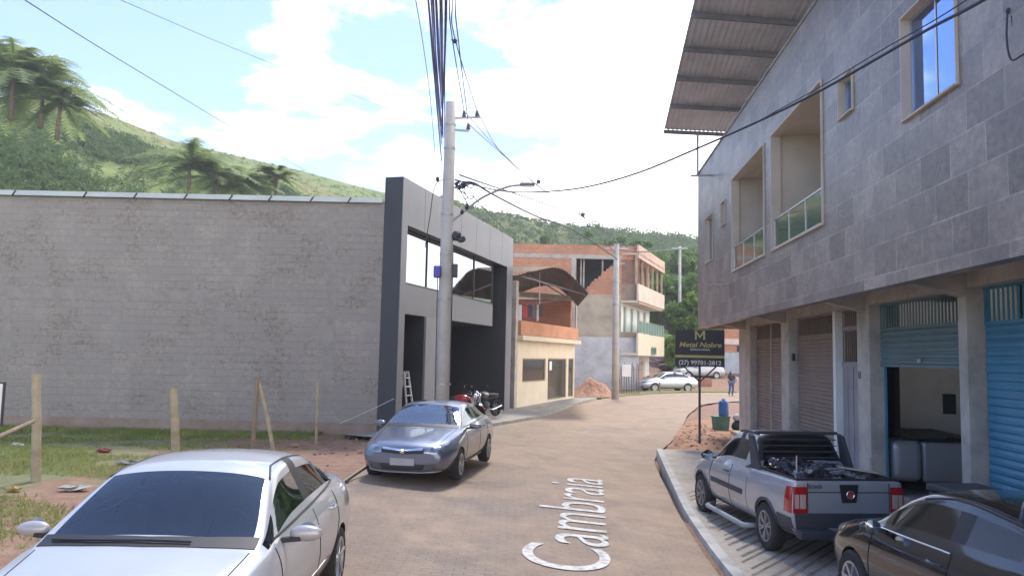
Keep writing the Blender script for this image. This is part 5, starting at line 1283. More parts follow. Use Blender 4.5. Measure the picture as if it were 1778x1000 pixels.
for sd_, ax in ((1, 'r'), (-1, 'l')):
    ht.mirror(sd_ * .95, 1.38, 1.0, bp, (.13, .09, .095))
    ht.line('door_gap', WELL, [(1.20, .95), (1.16, .70), (1.12, .30), (2.42, .28), (2.47, .99)], ax, .006)
    ht.line('chrome_strip', CHROME, [(1.25, .965), (1.8, .975), (2.44, .99)], ax, .010, off=.004)
    ht.patch('headlight', LENS, [(sd_ * .40, .74), (sd_ * .58, .80), (sd_ * .72, .84)], [(sd_ * .42, .62), (sd_ * .6, .64), (sd_ * .70, .68)], 'f', .008)
    ht.patch('side_lens', LENS, [(.12, .76), (.30, .80), (.52, .86)], [(.14, .68), (.30, .70), (.48, .78)], ax, .006)
    ht.patch('tail_light', REDL, [(sd_ * .5, .92), (sd_ * .72, .94)], [(sd_ * .5, .78), (sd_ * .72, .76)], 'b', .01)
    ht.line('rain_gutter', TRIM, [(sd_ * .60, 1.80), (sd_ * .57, 2.2), (sd_ * .57, 3.0), (sd_ * .575, 3.3)], 't', .012)
ht.handle(2.28, .87, (1, -1), bp)
# raised boot lid
bl = MB(); prof = [(0, 0), (.18, .015), (.36, .02), (.54, .01)]
lidp = [Vector((0, 3.0, 1.45)), Vector((0, 3.16, 1.68)), Vector((0, 3.36, 1.92)), Vector((0, 3.56, 2.05))]
vs = []; fs = []
for k, p_ in enumerate(lidp):
    hw = (.56, .62, .66, .60)[k]
    for i in range(9): x = -hw + 2 * hw * i / 8; vs.append((x, p_.y, p_.z - .05 * (x / hw) ** 2))
for k in range(3):
    for i in range(8): a_ = k * 9 + i; fs.append((a_, a_ + 1, a_ + 10, a_ + 9))
o = bl.add(vs, fs).build('boot_lid', bp, ht.root, smooth=True); sm = o.modifiers.new('s', 'SOLIDIFY'); sm.thickness = .06
hrz = R(180 + 3.2)
FC = Vector((4.5, 9.4, WALKZ(4, 8)))       # nose centre
ht.root.rotation_euler = (0, 0, hrz); ht.root.location = FC

# ---- silver rounded trailer box inside the garage
gp = at(1600, 757, 15.9)
gb = empty('silver_van', (gp.x, 15.9, -.1), R(-8), 'silver rounded vehicle back standing inside the half open garage', 'vehicle')
HT = at(1600, 757, gp.y).z + .1
sv = paint('garage_silver_paint', (.42, .44, .46), .5, .35)
MB().box(-.85, -.28, -.85, 2.2, .25, HT - .03).build('rounded_corner', sv, gb, bevel=.14).modifiers['b'].segments = 6
MB().box(-.27, .95, -.80, 2.2, .25, HT - .05).build('back_panel', sv, gb, bevel=.06).modifiers['b'].segments = 4
MB().box(-.6, .9, -.5, 2.0, HT - .04, HT + .02).build('top_strip', DSTEEL, gb, bevel=.02)
for x0_, x1_ in ((-.55, -.48), (.28, .38)): MB().box(x0_, x1_, -.60, -.52, HT - .03, HT + .05).build('top_catch', TRIM, gb)
for x in (-.7, .75): MB().lathe([(.0, -.1), (.3, -.1), (.31, 0), (.3, .1), (0, .1)], (x, .1, .3), 'x', 24).build('wheel', RUB, gb)
# dark low crate between hatchback and pillar
a_ = at(1650, 840, 8.9)
cr_ = empty('crate', (5.78, 9.95, -.22), R(4), 'dark teal storage chest standing against the pillar behind the black hatchback', 'chest')
MB().box(-.33, .33, -.3, .3, 0, 1.00).build('box', simple('chest_dark', (.03, .06, .075), .5, var=.3), cr_, bevel=.03); MB().box(-.35, .35, -.32, .32, 1.01, 1.10).build('lid', simple('chest_lid', (.05, .055, .06), .5), cr_, bevel=.02)
# ------------------------------------------------------------------ poles, wires, small things
POLEC = simple('pole_concrete', (.50, .48, .44), .85, var=.25, scale=1.5, bump=.3)
WIREC = simple('black_cable', (.04, .045, .07), .6, var=0); FRINGEC = simple('fringe_tinted_cable', (.17, .20, .42), .5, var=.2, scale=1)  # bundle strands: bluish fringe of the bright sky put into the cable colour
PORC = simple('porcelain', (.12, .11, .12), .3, var=0)
def pole_at(px, pyt, Y, rb, rt, name, label, lean=0.):
    b = at(px, 690, Y); t_ = at(px, pyt, Y); zb = G(b.x, Y); h = t_.z - zb
    root = empty(name, (b.x, Y, zb), 0, label, 'utility pole', 'concrete utility poles')
    MB().tube([(0, 0, -.3), (0, 0, h * .5), (lean, 0, h)], [rb, (rb + rt) / 2, rt], 20).build('shaft', POLEC, root, smooth=True); return root, h
p1, h1 = pole_at(768, 178, 20, .205, .135, 'utility_pole', 'tall near concrete utility pole carrying the thick cable bundle')
q = MB()
for zf in (.18, .42, .55, .665, .86, .93): z = h1 * zf; q.lathe([(.215 - .075 * zf, z), (.222 - .075 * zf, z), (.222 - .075 * zf, z + .04), (.215 - .075 * zf, z + .04)], n=20)
q.build('steel_band', STEEL, p1)
z = at(780, 205, 20).z - p1.location.z
q = MB().bar((.1, 0, z), (.78, -.05, z + .02), .05, .05).bar((.1, 0, z - .32), (.5, -.05, z - .35), .05, .05); q.build('crossarm', STEEL, p1)
q = MB()
INS = []
for x, dz in ((.36, .02), (.70, .03), (.48, -.32)):
    q.lathe([(0, 0), (.045, 0), (.06, .04), (.035, .06), (.055, .09), (.03, .12), (.045, .15), (0, .18)], (x, -.05, z + dz), n=12); INS.append(Vector((x, -.05, z + dz + .15)) + Vector(p1.location))
q.build('insulator', PORC, p1)
z2 = at(790, 320, 20).z - p1.location.z
q = MB().bar((.05, -.12, z2 + .1), (.05, -.12, z2 - .9), .04).bar((.12, 0, z2 - .1), (.55, 0, z2 + .0), .04).build('low_bracket', STEEL, p1)
q = MB()
rn = random.Random(2)
for k in range(7):
    a = Vector((.15 + rn.uniform(0, .1), -.1, z2 + rn.uniform(-.1, .1))); b = a + Vector((rn.uniform(.15, .5), rn.uniform(-.1, .1), rn.uniform(-.75, .05))); c_ = (a + b) / 2 + Vector((rn.uniform(.05, .2), 0, rn.uniform(-.3, .05)))
    q.tube(catmull([a, c_, b], 6), .014, 5)
q.tube(catmull([(-.14, -.1, z2 + .1), (-.35, -.1, z2 - .1), (-.45, -.1, z2 - .9), (-.55, -.1, z2 - 1.7)], 6), .012, 5)
q.build('cable_loop', WIREC, p1)
q = MB()
for x, dz in ((.22, -.02), (.30, -.1), (.38, -.75), (.42, -.05), (-.28, .10), (.5, -.62)): MB().blob((x, -.1, z2 + dz), (.05, .05, .07), 8, 6).build('splice_box', DSTEEL, p1)
zb_ = at(759, 473, 20).z - p1.location.z
MB().box(-.30, -.12, -.25, -.05, zb_ - .15, zb_ + .15).build('blue_box', simple('violet_blue_box', (.08, .06, .42), .5), p1, bevel=.02)
MB().box(.18, .30, -.1, .1, zb_ - .12, zb_ + .22).build('cable_closure', DSTEEL, p1); MB().blob((.25, -.05, zb_ + .95), (.14, .1, .12), 10, 6, .4).blob((.36, -.05, zb_ + .88), (.12, .08, .09), 10, 6, .4, 3).build('cable_closure', DSTEEL, p1)
q = MB().tube([(.18, -.05, zb_ + .3), (.19, -.06, .3)], .012, 5).tube([(-.2, -.12, zb_ - .1), (-.17, -.17, 1.5), (-.18, -.18, .2)], .012, 5).build('riser_cable', WIREC, p1)
# street lamp
A0 = at(787, 382, 20); A1 = at(840, 342, 19.9); A2 = at(880, 325, 19.8); A3 = at(906, 321, 19.8)
sl_ = empty('street_lamp', A0, 0, 'curved arm street lamp fixed to the near concrete pole', 'street lamp')
pts = catmull([A0 - A0, at(812, 362, 20) - A0, A1 - A0, A2 - A0, A3 - A0], 8)
MB().tube(pts, .032, 8).build('lamp_arm', STEEL, sl_, smooth=True)
MB().bar((-.12, 0, -.12), (0, 0, 0), .06).build('clamp', STEEL, sl_)
MB().box(-.05, .34, -.10, .10, -.03, .05).build('lamp_head', simple('lamp_grey', (.22, .24, .27), .5), sl_, A3 - A0, bevel=.03)
MB().box(.02, .28, -.07, .07, -.045, -.031).build('lamp_lens', simple('lamp_lens', (.55, .58, .6)), sl_, A3 - A0)

p2, h2 = pole_at(1068, 424, 46, .22, .15, 'utility_pole', 'second concrete utility pole standing beside the brick house')
z = h2 - .25
MB().bar((-.7, 0, z), (.7, 0, z), .07).bar((0, 0, z - .9), (.5, 0, z - .9), .06).build('crossarm', STEEL, p2)
q = MB()
for x in (-.6, .25, .62): q.lathe([(0, 0), (.06, .02), (.04, .1), (.05, .15), (0, .2)], (x, 0, z + .04), n=10)
q.build('insulator', PORC, p2)
for zf in (.35, .6, .75): MB().lathe([(.2, h2 * zf), (.215, h2 * zf), (.215, h2 * zf + .08), (.2, h2 * zf + .08)], n=16).build('steel_band', STEEL, p2)
b = at(1180, 600, 78); t_ = at(1180, 428, 78)
p3, h3 = None, None
root = empty('utility_pole', (b.x, 78, G(b.x, 78)), 0, 'thin distant concrete pole in front of the dark green trees', 'utility pole', 'concrete utility poles'); hh = t_.z - G(b.x, 78)
MB().tube([(0, 0, -.3), (0, 0, hh)], [.2, .13], 12).build('shaft', POLEC, root, smooth=True)
MB().bar((-.8, 0, hh - .2), (.8, 0, hh - .2), .09).build('crossarm', STEEL, root)

def wire(pts, r, label, mat=WIREC, name='overhead_cable', group='overhead wires', k=10):
    return tag(MB().tube(catmull(pts, k), r, 6).build(name, mat, None, smooth=True), label, 'cable', group)
def sagline(a, b, sag, n=24):
    a, b = Vector(a), Vector(b); return [a.lerp(b, i / n) - Vector((0, 0, 4 * sag * (i / n) * (1 - i / n))) for i in range(n + 1)]
# thick bundle from the pole to behind the viewer
bund = empty('cable_bundle', tuple(Vector(p1.location) + Vector((-.05, -.2, h1 * .82))), 0, 'thick sagging bundle of telecom cables with a painted blue light fringe running overhead from the near pole', 'cable bundle')
rn = random.Random(8); o_ = Vector(bund.location)
for k in range(13):
    y0 = 300 - k * 15 if k < 9 else 260; a = at(768 + rn.uniform(-3, 5), y0 - 20, 19.8) - o_
    tx = 742 + k * 2.9 + rn.uniform(-1.5, 1.5); m1 = at(tx + (768 - tx) * .42 + rn.uniform(-1, 1), 120, 13) - o_; m2 = at(tx, 0, 10.) - o_; m3 = at(tx - 14 + k, -150, 8.) - o_; m4 = at(tx - 20 + k, -420, 5.6) - o_
    MB().tube(catmull([a, m1, m2, m3, m4], 8), rn.choice([.007, .010, .013]) , 6).build('cable_strand', FRINGEC, bund, smooth=True)
# power lines: three from the rear over the insulators to the second pole
SP = [(786, 0, 10), (790, 70, 13)]
for k, I in enumerate(INS):
    off = (k - 1) * 5
    wire([at(784 + off - 2, -260, 6.5), at(785 + off, 0, 10.4), at(791 + off, 72, 12.4), I], .009, ['left of the three thin power lines dropping onto the pole insulators', 'right of the three thin power lines dropping onto the pole insulators', 'middle thin power line dropping onto the lower pole insulator'][k])
    wire([I, at(868 + k * 3, 262 + k * 4, 27), at(935 + k * 2, 322 + k * 3, 33), at(1010, 374 + k, 40), Vector(p2.location) + Vector((.1 + .25 * k, 0, h2 - .05))], .011, ['upper power line running from the near pole to the second pole', 'middle power line running from the near pole to the second pole', 'lower power line running from the near pole to the second pole'][k])
# spacers on the power lines
for (px, py, Y, lb) in ((790, 72, 12.4, 'star shaped spacer clipped on the power lines above the near pole'), (935, 316, 33, 'star shaped spacer on the lines past the street lamp'), (1012, 373, 40, 'small farthest spacer on the lines before the second pole')):
    c_ = at(px, py, Y); q = MB(); s_ = Y / FPX * 6.5
    for a in range(5):
        an = a * 1.2566 + .3; q.bar((0, 0, 0), (math.cos(an) * s_, 0, math.sin(an) * s_), s_ * .10); q.blob((math.cos(an) * s_, 0, math.sin(an) * s_), s_ * .16, 8, 5)
    q.lathe([(s_ * .45, -.02), (s_ * .6, -.02), (s_ * .6, .02), (s_ * .45, .02)], axis='y', n=14)
    tag(q.build('line_spacer', DSTEEL, None, c_), lb, 'line spacer', 'line spacers')
wire([at(790, 312, 19.9), at(850, 328, 19.2), at(905, 334, 18.4), at(1000, 328, 16.8), at(1100, 303, 15.2), at(1213, 257, 13.3), at(1330, 205, 11.6), at(1430, 155, 10.2), at(1600, 58, 8.1), at(1705, 2, 7), at(1900, -120, 5.5)], .017, 'thick twisted service cable swinging right across the tiled facade')
wire([at(1330, 203, 11.6), at(1430, 148, 10.2), at(1530, 88, 9), at(1640, 25, 7.8), at(1780, -70, 6.3)], .007, 'thin wire running just above the thick service cable on the tiled facade')
wire([at(800, 320, 19.8), at(822, 318, 19.9), at(860, 340, 23), at(930, 375, 29), at(1000, 402, 37), Vector(p2.location) + Vector((0, -.15, h2 - .9))], .03, 'sagging dark telecom cable below the street lamp arm')
wire([at(798, 304, 19.9), at(850, 322, 23), at(940, 352, 30), at(1010, 382, 38), Vector(p2.location) + Vector((-.1, -.15, h2 - .5))], .02, 'upper telecom cable between the near pole and the second pole')
wire([at(800, 322, 20), at(825, 345, 22), at(850, 372, 25.5), at(880, 402, 32)], .014, 'short cable running down towards the carport roof')
wire([Vector(p2.location) + Vector((0, 0, h2 - .3)), at(1120, 437, 58), at(1180, 432, 77), at(1215, 424, 90), at(1300, 415, 100)], .05, 'cable between the second pole and the distant pole')
wire([at(30, -8, 9), at(160, 75, 13), at(300, 160, 18), at(420, 232, 25), at(545, 305, 36)], .008, 'long thin wire crossing the sky over the left hill')
wire([at(190, -8, 12), at(400, 82, 18), at(560, 145, 26), at(700, 200, 36)], .006, 'fainter upper wire crossing the blue sky', k=8)
wire([at(720, -10, 10), at(735, 80, 12.5), at(748, 180, 15.5), at(757, 290, 19.8)], .006, 'single thin wire left of the cable bundle')
# service wires at the right edge
a = [at(1748, -30, 7.4), at(1750, 15, 7.6)]
rk = empty('service_bracket', at(1752, 20, 7.75), 0, 'dark wall bracket with looping black cables at the top right', 'bracket')
o_ = Vector(rk.location)
MB().blob((0, 0, 0), .035, 8, 6).blob((.05, 0, -.04), .035, 8, 6).bar((0, 0, 0), (.3, .15, .05), .03).build('clamp', DSTEEL, rk)
MB().tube(catmull([at(1749, 22, 7.7) - o_, at(1748, 70, 7.6) - o_, at(1756, 104, 7.6) - o_, at(1775, 96, 7.5) - o_, at(1800, 80, 7.4) - o_], 6), .010, 6).tube(catmull([at(1757, 28, 7.7) - o_, at(1760, 60, 7.7) - o_, at(1764, 100, 7.7) - o_], 6), .012, 6).tube(catmull([at(1764, 100, 7.7) - o_, at(1768, 190, 7.75) - o_, at(1776, 340, 7.72) - o_], 6), .005, 5).build('cable_loop', WIREC, rk)

# fence posts
WOOD = simple('post_wood', (.40, .34, .23), .85, var=.35, scale=3, bump=.4, c2=(.26, .20, .14)); WOODR = simple('dark_post_wood', (.27, .21, .15), .9, var=.4, scale=3, bump=.4)
def post(pxb, pyb, pxt, pyt, r, label, mat=WOOD, z=.08):
    b = gz(pxb, pyb, z); t_ = at(pxt, pyt, b.y)
    o = MB().tube([(0, 0, -.2), tuple((t_ - b) * .5 + Vector((.01, 0, 0))), tuple(t_ - b)], [r * 1.05, r, r * .95], 14).build('fence_post', mat, None, b, smooth=True); smooth_angle(o, 50)
    return tag(o, label, 'fence post', 'wooden posts on the empty lot')
post(63, 836, 62, 650, .075, 'stout round wooden post nearest the left edge of the lot')
post(306, 792, 300, 674, .085, 'thick short weathered post in the middle of the lot')
post(438, 782, 447, 654, .05, 'dark slim upright post with a slanting prop beside it', WOODR)
post(478, 782, 448, 663, .045, 'pale prop pole leaning against the dark slim post')
post(549, 770, 551, 662, .035, 'thin wooden stake nearest the dark shop')
b_ = gz(63, 745, .08); a_ = at(60, 733, 13.3)
tag(MB().tube([at(58, 731, 13.25), at(0, 757, 11.5), at(-60, 782, 10.3)], [.035, .035, .03], 8).build('fallen_rail', WOODR, None), 'brown rail slanting down from the leftmost post', 'rail')
# board at left edge
b_ = at(-12, 700, 13.8); sb = empty('notice_board', (b_.x, b_.y, .08), R(6), 'white board in a dark frame cut off by the left edge', 'sign board')
zt_ = at(-5, 663, 13.8).z - .08; zb_ = at(-5, 740, 13.8).z - .08
MB().box(-.8, .18, -.02, .02, zb_, zt_).build('frame', DSTEEL, sb); MB().box(-.77, .15, -.03, -.021, zb_ + .03, zt_ - .03).build('panel', WHITE, sb); MB().box(-.7, -.65, 0, .05, -.1, zb_).box(-.1, -.05, .021, .06, -.1, zb_ + .02).build('leg', DSTEEL, sb)
# rubbish on the lot
rn = random.Random(6)
for px, py, c, w_, lb in ((30, 775, (.6, .6, .58), .35, 'crumpled white plastic scrap near the leftmost post'), (130, 851, (.6, .58, .52), .5, 'torn pale sack lying on the dirt edge'), (180, 784, (.45, .10, .10), .4, 'faded red rag in the grass'), (22, 853, (.55, .42, .16), .25, 'small yellow wrapper at the left dirt edge'), (512, 776, (.60, .36, .24), .22, 'orange rag heap near the leaning prop pole'), (225, 806, (.3, .28, .26), .5, 'flat grey scrap of board in the grass')):
    b = gz(px, py, .09); q = MB().blob((0, 0, .04), (w_ * .45, w_ * .26, .04), 12, 6, .9, int(px)); tag(q.build('rubbish', simple('rub%d' % px, tuple(x * .6 for x in c), .8, var=.3, scale=5), None, b, smooth=False), lb, 'rubbish', 'rubbish on the empty lot')
# rope / wires low on the left
tag(MB().tube(catmull([gz(600, 838, .1) + Vector((0, 0, .02)), gz(615, 830, .1) + Vector((0, 0, .05)), gz(636, 822, .1) + Vector((0, 0, .12))], 6), .022, 6).build('black_hose', RUB), 'short black hose lying by the nose of the blue grey sedan', 'hose')
tag(MB().tube([at(590, 735, 21.5), at(655, 706, 21.6), at(684, 692, 21.9)], .010, 6).build('tie_rope', simple('rope', (.55, .55, .52), .9)), 'pale rope tied from the dark shop corner down to the lot', 'rope')

# sign board
b = gz(1215, 768, -.02); sx_ = at(1216, 635, b.y)
sg = empty('shop_sign_board', (b.x, b.y, -.05), R(-4), 'black and gold shop sign board on a thin post in front of the tiled building', 'sign')
sgB = simple('sign_black', (.035, .034, .038), .5, var=.15); GOLD = simple('sign_gold', (.50, .42, .16), .5, var=.25, scale=6); SWH = simple('sign_white', (.72, .72, .70), .6, var=.1)
k = b.y / FPX; zt_ = at(1218, 573, b.y).z + .05; zb_ = at(1218, 636, b.y).z + .05; hw = 42 * k; H_ = zt_ - zb_
MB().box(-hw, hw, -.02, .02, zb_, zt_).build('board', sgB, sg)
MB().tube([(0, .03, 0), (0, .03, zb_ + .1)], .035, 10).build('post', DSTEEL, sg); zj = at(1216, 663, b.y).z + .05
MB().bar((0, .03, zj), (-28 * k, .03, zb_), .04).bar((0, .03, zj), (28 * k, .03, zb_), .04).build('brace', DSTEEL, sg)
MB().box(-hw, hw, -.026, -.021, zb_ + H_ * .235, zb_ + H_ * .305).build('gold_stripe', GOLD, sg)
m_ = H_ * .25; z0_ = zb_ + H_ * .735
MB().prism([(-m_ * .55, z0_), (-m_ * .55, z0_ + m_), (-m_ * .38, z0_ + m_), (0, z0_ + m_ * .42), (m_ * .38, z0_ + m_), (m_ * .55, z0_ + m_), (m_ * .55, z0_), (m_ * .36, z0_), (m_ * .36, z0_ + m_ * .66), (0, z0_ + m_ * .14), (-m_ * .36, z0_ + m_ * .66), (-m_ * .36, z0_)], -.028, -.021, 'y').build('monogram', GOLD, sg)
def sgt(name, body, size, mat, z, x=0, sx=1., shear=0., off=0.): return text_obj(name, body, size, mat, sg, (x, -.022, z), (R(90), 0, 0), .004, 'CENTER', shear, sx, off)
sgt('lettering', 'Metal Nobre', H_ * .19, GOLD, zb_ + H_ * .53, 0, 1.16, .25, .004); sgt('small_lettering', 'SERRALHERIA', H_ * .075, SWH, zb_ + H_ * .435, 0, 1.2); sgt('phone_number', '(27) 99701-2812', H_ * .16, SWH, zb_ + H_ * .05, 0, 1.08, 0, .003)

# bins by the building end
a = gz(1263, 742, -.0)
bn = empty('water_drum', (a.x, a.y + .5, G(a.x, a.y) + .05), 0, 'blue plastic drum standing on the green crate by the building end', 'drum')
zc = .55
MB().lathe([(0, zc), (.16, zc), (.18, zc + .05), (.18, zc + .5), (.15, zc + .56), (.07, zc + .58), (.07, zc + .64), (0, zc + .64)], n=20).build('drum_body', simple('blue_plastic', (.05, .16, .42), .4, var=.15), bn, smooth=True)
MB().lathe([(.182, zc + .2), (.19, zc + .22), (.182, zc + .24)], n=20).build('ring', simple('blue_plastic', (.05, .16, .42)), bn)
gc = empty('green_bin', (a.x - .12, a.y + .45, G(a.x, a.y) + .06), R(8), 'faded green plastic bin under the blue drum', 'bin')
MB().prism([(-.22, 0), (.22, 0), (.27, .52), (-.27, .52)], -.22, .22, 'y').build('bin_body', simple('green_plastic', (.10, .22, .16), .6, var=.3), gc, bevel=.02); MB().box(-.29, .29, -.24, .24, .52, .56).build('rim', simple('green_plastic', (.1, .22, .16)), gc, bevel=.01)
tag(MB().blob((0, 0, .22), (.28, .25, .25), 14, 9, .25, 4).build('rubbish_bag', simple('bag_black', (.03, .032, .04), .35), None, (a.x + .55, a.y + .4, G(a.x, a.y) + .05), smooth=True), 'black rubbish bag slumped beside the green bin', 'bag')
tag(MB().blob((0, 0, .1), (.16, .14, .12), 12, 8, .3, 5).build('rubbish_bag', simple('bag_pale', (.5, .5, .55), .5), None, (a.x + .45, a.y + .35, G(a.x, a.y) + .48), smooth=True), 'small pale bag lying on top of the black bag', 'bag')

# dirt mound
b = gz(1028, 684, .05); b.y = 48; b.x = at(1028, 684, 48).x
mb = MB(); vs = []; fs = []; nn = 44
for j in range(nn + 1):
    for i in range(nn + 1):
        x = -1.5 + 3. * i / nn; y = -1.5 + 3 * j / nn; r2 = (x / 1.25) ** 2 + (y / 1.1) ** 2
        z = max(0, 1.15 * math.exp(-r2 * 1.1) - .10) + (.16 * noise.fractal(Vector((x * 1.8, y * 1.8, 9)), .8, 2.2, 5)) * math.exp(-r2 * .7)
        vs.append((x, y, z - .03))
for j in range(nn):
    for i in range(nn): a_ = j * (nn + 1) + i; fs.append((a_, a_ + 1, a_ + nn + 2, a_ + nn + 1))
tag(mb.add(vs, fs).build('dirt_heap', simple('heap_soil', (.42, .23, .15), .95, var=.45, scale=3, bump=.8), None, (b.x, 48, G(b.x, 48) + .05)), 'heap of reddish soil against the whitewashed house wall', 'dirt heap')
# plank hoarding with poster
b = at(1094, 680, 52); zt_ = at(1094, 629, 52).z
ho = empty('plank_hoarding', (b.x, 52, G(b.x, 52)), R(5), 'rough upright wooden planks nailed together beside the second pole', 'fence')
rn = random.Random(4); q = MB(); H_ = zt_ - G(b.x, 52)
for i in range(9): x = -.75 + i * .17; q.bar((x, rn.uniform(-.02, .02), -.1), (x + rn.uniform(-.05, .05), 0, H_ * rn.uniform(.82, 1.02)), .14, .03)
q.build('plank', simple('old_plank', (.30, .22, .15), .9, var=.5, scale=2.), ho); MB().bar((-.8, .04, H_ * .75), (.8, .04, H_ * .8), .08, .03).bar((-.55, -.08, 0), (-.75, -.05, H_ * .5), .06).build('batten', WOODR, ho)
tag(MB().box(-.36, .24, -.02, 0, -.4, .4).build('poster', WHITE, None, (b.x - .2, 51.9, at(1087, 643, 52).z), R(5)), 'white poster pinned on the plank hoarding', 'poster')
b = at(1145, 668, 55); tag(MB().tube([(0, 0, -.1), (0, 0, .75)], .05, 8).build('bollard', WOODR, None, (b.x, 55, G(b.x, 55))), 'short dark stump standing before the silver sedan', 'post')

# motorcycles
def moto(loc, rz, col, label, sc=1.):
    r = empty('motorcycle', loc, rz, label, 'motorcycle', 'motorcycles parked before the dark shop'); r.scale = (sc,) * 3
    for y in (-.62, .66):
        wh_ = MB(); n = 28
        wh_.lathe([(.25, -.04), (.29, -.045), (.31, 0), (.29, .045), (.25, .04), (.24, 0), (.25, -.04)], (0, 0, 0), 'x', n); w_ = wh_.build('wheel', RUB, r, (0, y, .31), smooth=True)
        q = MB().lathe([(.0, -.05), (.05, -.05), (.05, .05), (0, .05)], (0, 0, 0), 'x', 12)
        for k in range(10): a = k * .628; q.bar((0, 0, 0), (0, .25 * math.cos(a), .25 * math.sin(a)), .012)
        q.build('spokes', STEEL, w_)
    MB().tube([(-.08, -.62, .31), (-.08, -.42, .85)], .025, 8).tube([(.08, -.62, .31), (.08, -.42, .85)], .025, 8).build('fork', STEEL, r)
    MB().tube(catmull([(-.36, -.22, 1.02), (-.18, -.36, .98), (0, -.40, .92), (.18, -.36, .98), (.36, -.22, 1.02)], 5), .015, 6).build('handlebar', DSTEEL, r)
    MB().blob((0, -.10, .80), (.15, .30, .14), 16, 10).build('fuel_tank', col, r, smooth=True)
    MB().blob((0, .40, .80), (.13, .42, .07), 14, 8).build('seat', TRIM, r, smooth=True)
    MB().blob((0, .0, .42), (.16, .22, .18), 12, 8, .15).bar((-.1, -.1, .5), (.1, -.1, .5), .1).build('engine', DSTEEL, r)
    MB().tube([(0, -.42, .80), (0, -.20, .45), (0, .1, .30), (0, .66, .31)], .03, 8).tube([(0, -.4, .75), (0, .1, .66), (0, .8, .72)], .025, 8).build('frame', DSTEEL, r)
    MB().tube([(.13, -.05, .30), (.15, .3, .28), (.16, .8, .40)], [.025, .03, .045], 8).build('exhaust', CHROME, r, smooth=True)
    MB().lathe([(0, -.1), (.08, -.09), (.1, -.02), (.06, .06)], (0, -.52, .88), 'y', 16).build('headlight', CHROME if sc > .9 else WHL, r, smooth=True)
    q = MB().add([(x, -.62 + .33 * math.cos(a), .31 + .34 * math.sin(a)) for a in (.2, .8, 1.4, 2.0, 2.6) for x in (-.06, .06)], [(2 * i, 2 * i + 1, 2 * i + 3, 2 * i + 2) for i in range(4)]).build('mudguard', col, r, smooth=True)
    MB().tube([(-.3, -.28, 1.0), (-.36, -.3, 1.18)], .008, 5).blob((-.38, -.3, 1.2), (.06, .015, .04), 8, 6).tube([(.3, -.28, 1.0), (.36, -.3, 1.18)], .008, 5).blob((.38, -.3, 1.2), (.06, .015, .04), 8, 6).build('mirror', TRIM, r)
    MB().tube([(-.03, .1, .3), (-.22, .2, .0)], .012, 6).build('kickstand', STEEL, r)
    return r
mr_ = simple('moto_red', (.45, .03, .05), .25, coat=1., var=.1); mk_ = simple('moto_black', (.03, .03, .035), .25, coat=1., var=.1)
for px, py, Y, rz, col, lb in ((797, 700, 26.0, R(75), mr_, 'red tanked motorcycle nearest the concrete pole'), (822, 700, 27.2, R(20), mr_, 'black motorcycle with round white headlight in the middle of the row'), (842, 700, 28.6, R(-35), mk_, 'dark motorcycle farthest along the shop front')):
    p = at(px, py, Y); moto((p.x, Y, .145), rz, col if 'black' not in lb else mk_, lb)

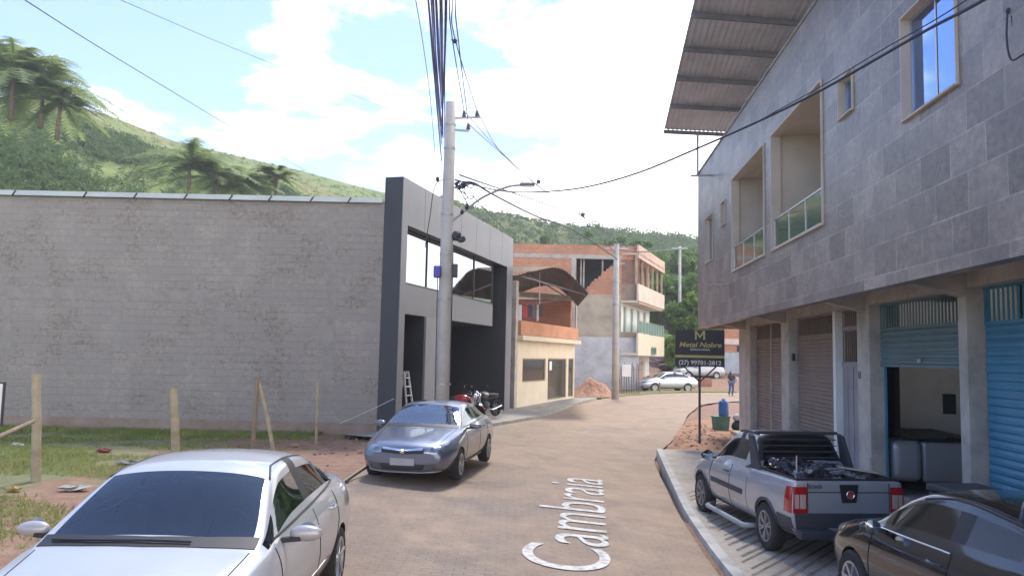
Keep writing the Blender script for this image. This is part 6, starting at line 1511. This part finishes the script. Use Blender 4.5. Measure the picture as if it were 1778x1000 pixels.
# person far away
sp_ = at(1270, 682, 52.5)
def person(loc, rz):
    J = {'pel': (0, 0, .92), 'chest': (0, .02, 1.25), 'neck': (0, .01, 1.42), 'head': (0, -.01, 1.50), 'top': (0, -.01, 1.63), 'ls': (.17, .02, 1.36), 'le': (.24, .0, 1.10), 'lh': (.23, -.08, .88), 'rs': (-.17, .02, 1.36), 're': (-.25, -.02, 1.12), 'rh': (-.22, -.18, .95),
         'lk': (.09, -.06, .49), 'la': (.08, .04, .07), 'lt': (.09, -.12, .03), 'lp': (.09, 0, .88), 'rp': (-.09, 0, .88), 'rk': (-.09, .02, .49), 'ra': (-.10, .16, .09), 'rt': (-.10, .02, .03)}
    rad = dict(pel=.14, chest=.145, neck=.055, head=.085, top=.07, ls=.065, le=.042, lh=.035, rs=.065, re=.042, rh=.035, lk=.06, la=.042, lt=.035, lp=.095, rp=.095, rk=.06, ra=.042, rt=.035)
    E = [('pel', 'chest'), ('chest', 'neck'), ('neck', 'head'), ('head', 'top'), ('chest', 'ls'), ('ls', 'le'), ('le', 'lh'), ('chest', 'rs'), ('rs', 're'), ('re', 'rh'), ('pel', 'lp'), ('lp', 'lk'), ('lk', 'la'), ('la', 'lt'), ('pel', 'rp'), ('rp', 'rk'), ('rk', 'ra'), ('ra', 'rt')]
    ks = list(J)
    def skin(name, keys, add, mat, par):
        kk = [k for k in ks if k in keys]; me = bpy.data.meshes.new(name); me.from_pydata([J[k] for k in kk], [(kk.index(a), kk.index(b)) for a, b in E if a in kk and b in kk], [])
        o = bpy.data.objects.new(name, me); COL.objects.link(o); o.modifiers.new('k', 'SKIN'); s_ = o.modifiers.new('s', 'SUBSURF'); s_.levels = s_.render_levels = 2
        for i, k in enumerate(kk): me.skin_vertices[0].data[i].radius = (rad[k] + add,) * 2; me.skin_vertices[0].data[i].use_root = (i == 0)
        me.materials.append(mat); o.parent = par; return o
    r = empty('person', loc, rz, 'long haired person in blue jeans and black top walking up the far road', 'person')
    skin('body', ks, 0, simple('skin_tone', (.42, .25, .17), .6, var=.1), r)
    skin('top', ['pel', 'chest', 'ls', 'le', 'rs', 're'], .018, simple('dark_top', (.03, .03, .045), .8, var=.1), r)
    skin('jeans', ['pel', 'lp', 'lk', 'la', 'rp', 'rk', 'ra'], .016, simple('blue_jeans', (.07, .11, .24), .85, var=.2), r)
    MB().blob((0, .05, 1.50), (.11, .11, .16), 14, 10).blob((0, .10, 1.30), (.10, .06, .20), 12, 8).build('hair', simple('dark_hair', (.02, .016, .014), .5), r, smooth=True)
    q = MB()
    for s_ in (1, -1):
        for k in range(5): q.tube([(J['lh'][0] * s_ + (k - 2) * .014, -.09 if s_ > 0 else -.18, .87 if s_ > 0 else .93), (J['lh'][0] * s_ + (k - 2) * .018, -.12 if s_ > 0 else -.22, .80 if s_ > 0 else .87)], [.008, .006], 5)
    q.build('fingers', simple('skin_tone', (.42, .25, .17)), r); return r
person((sp_.x, 52.5, G(sp_.x, 52.5) + .02), R(12))
tag(MB().blob((0, 0, .0), (.12, .08, .16), 10, 8, .2).build('shoulder_bag', simple('pink_bag', (.6, .45, .5), .7), None, (sp_.x + .33, 52.45, G(sp_.x, 52) + 1.15), smooth=True), 'pale pink bag hanging at the side of the walking woman', 'bag')
# stones and litter on the verge
rn = random.Random(12); mb = MB()
for k in range(260):
    if k < 150: y = rn.uniform(22.4, 30); x = rn.uniform(4.4 + (y - 22.2) * .31, 7.4)
    else: y = rn.uniform(9, 22); x = rn.uniform(-5.2, -3.4)
    s_ = rn.uniform(.015, .06); mb.blob((x, y, heapz(x, y) if k < 150 else G(x, y) + .01), (s_, s_, s_ * .6), 6, 4, .5, k)
tag(mb.build('stones', simple('stone_bits', (.30, .22, .17), .9, var=.5, scale=4, mode='world')), 'small stones scattered over the dirt edges of the road', 'stones', kind='stuff')
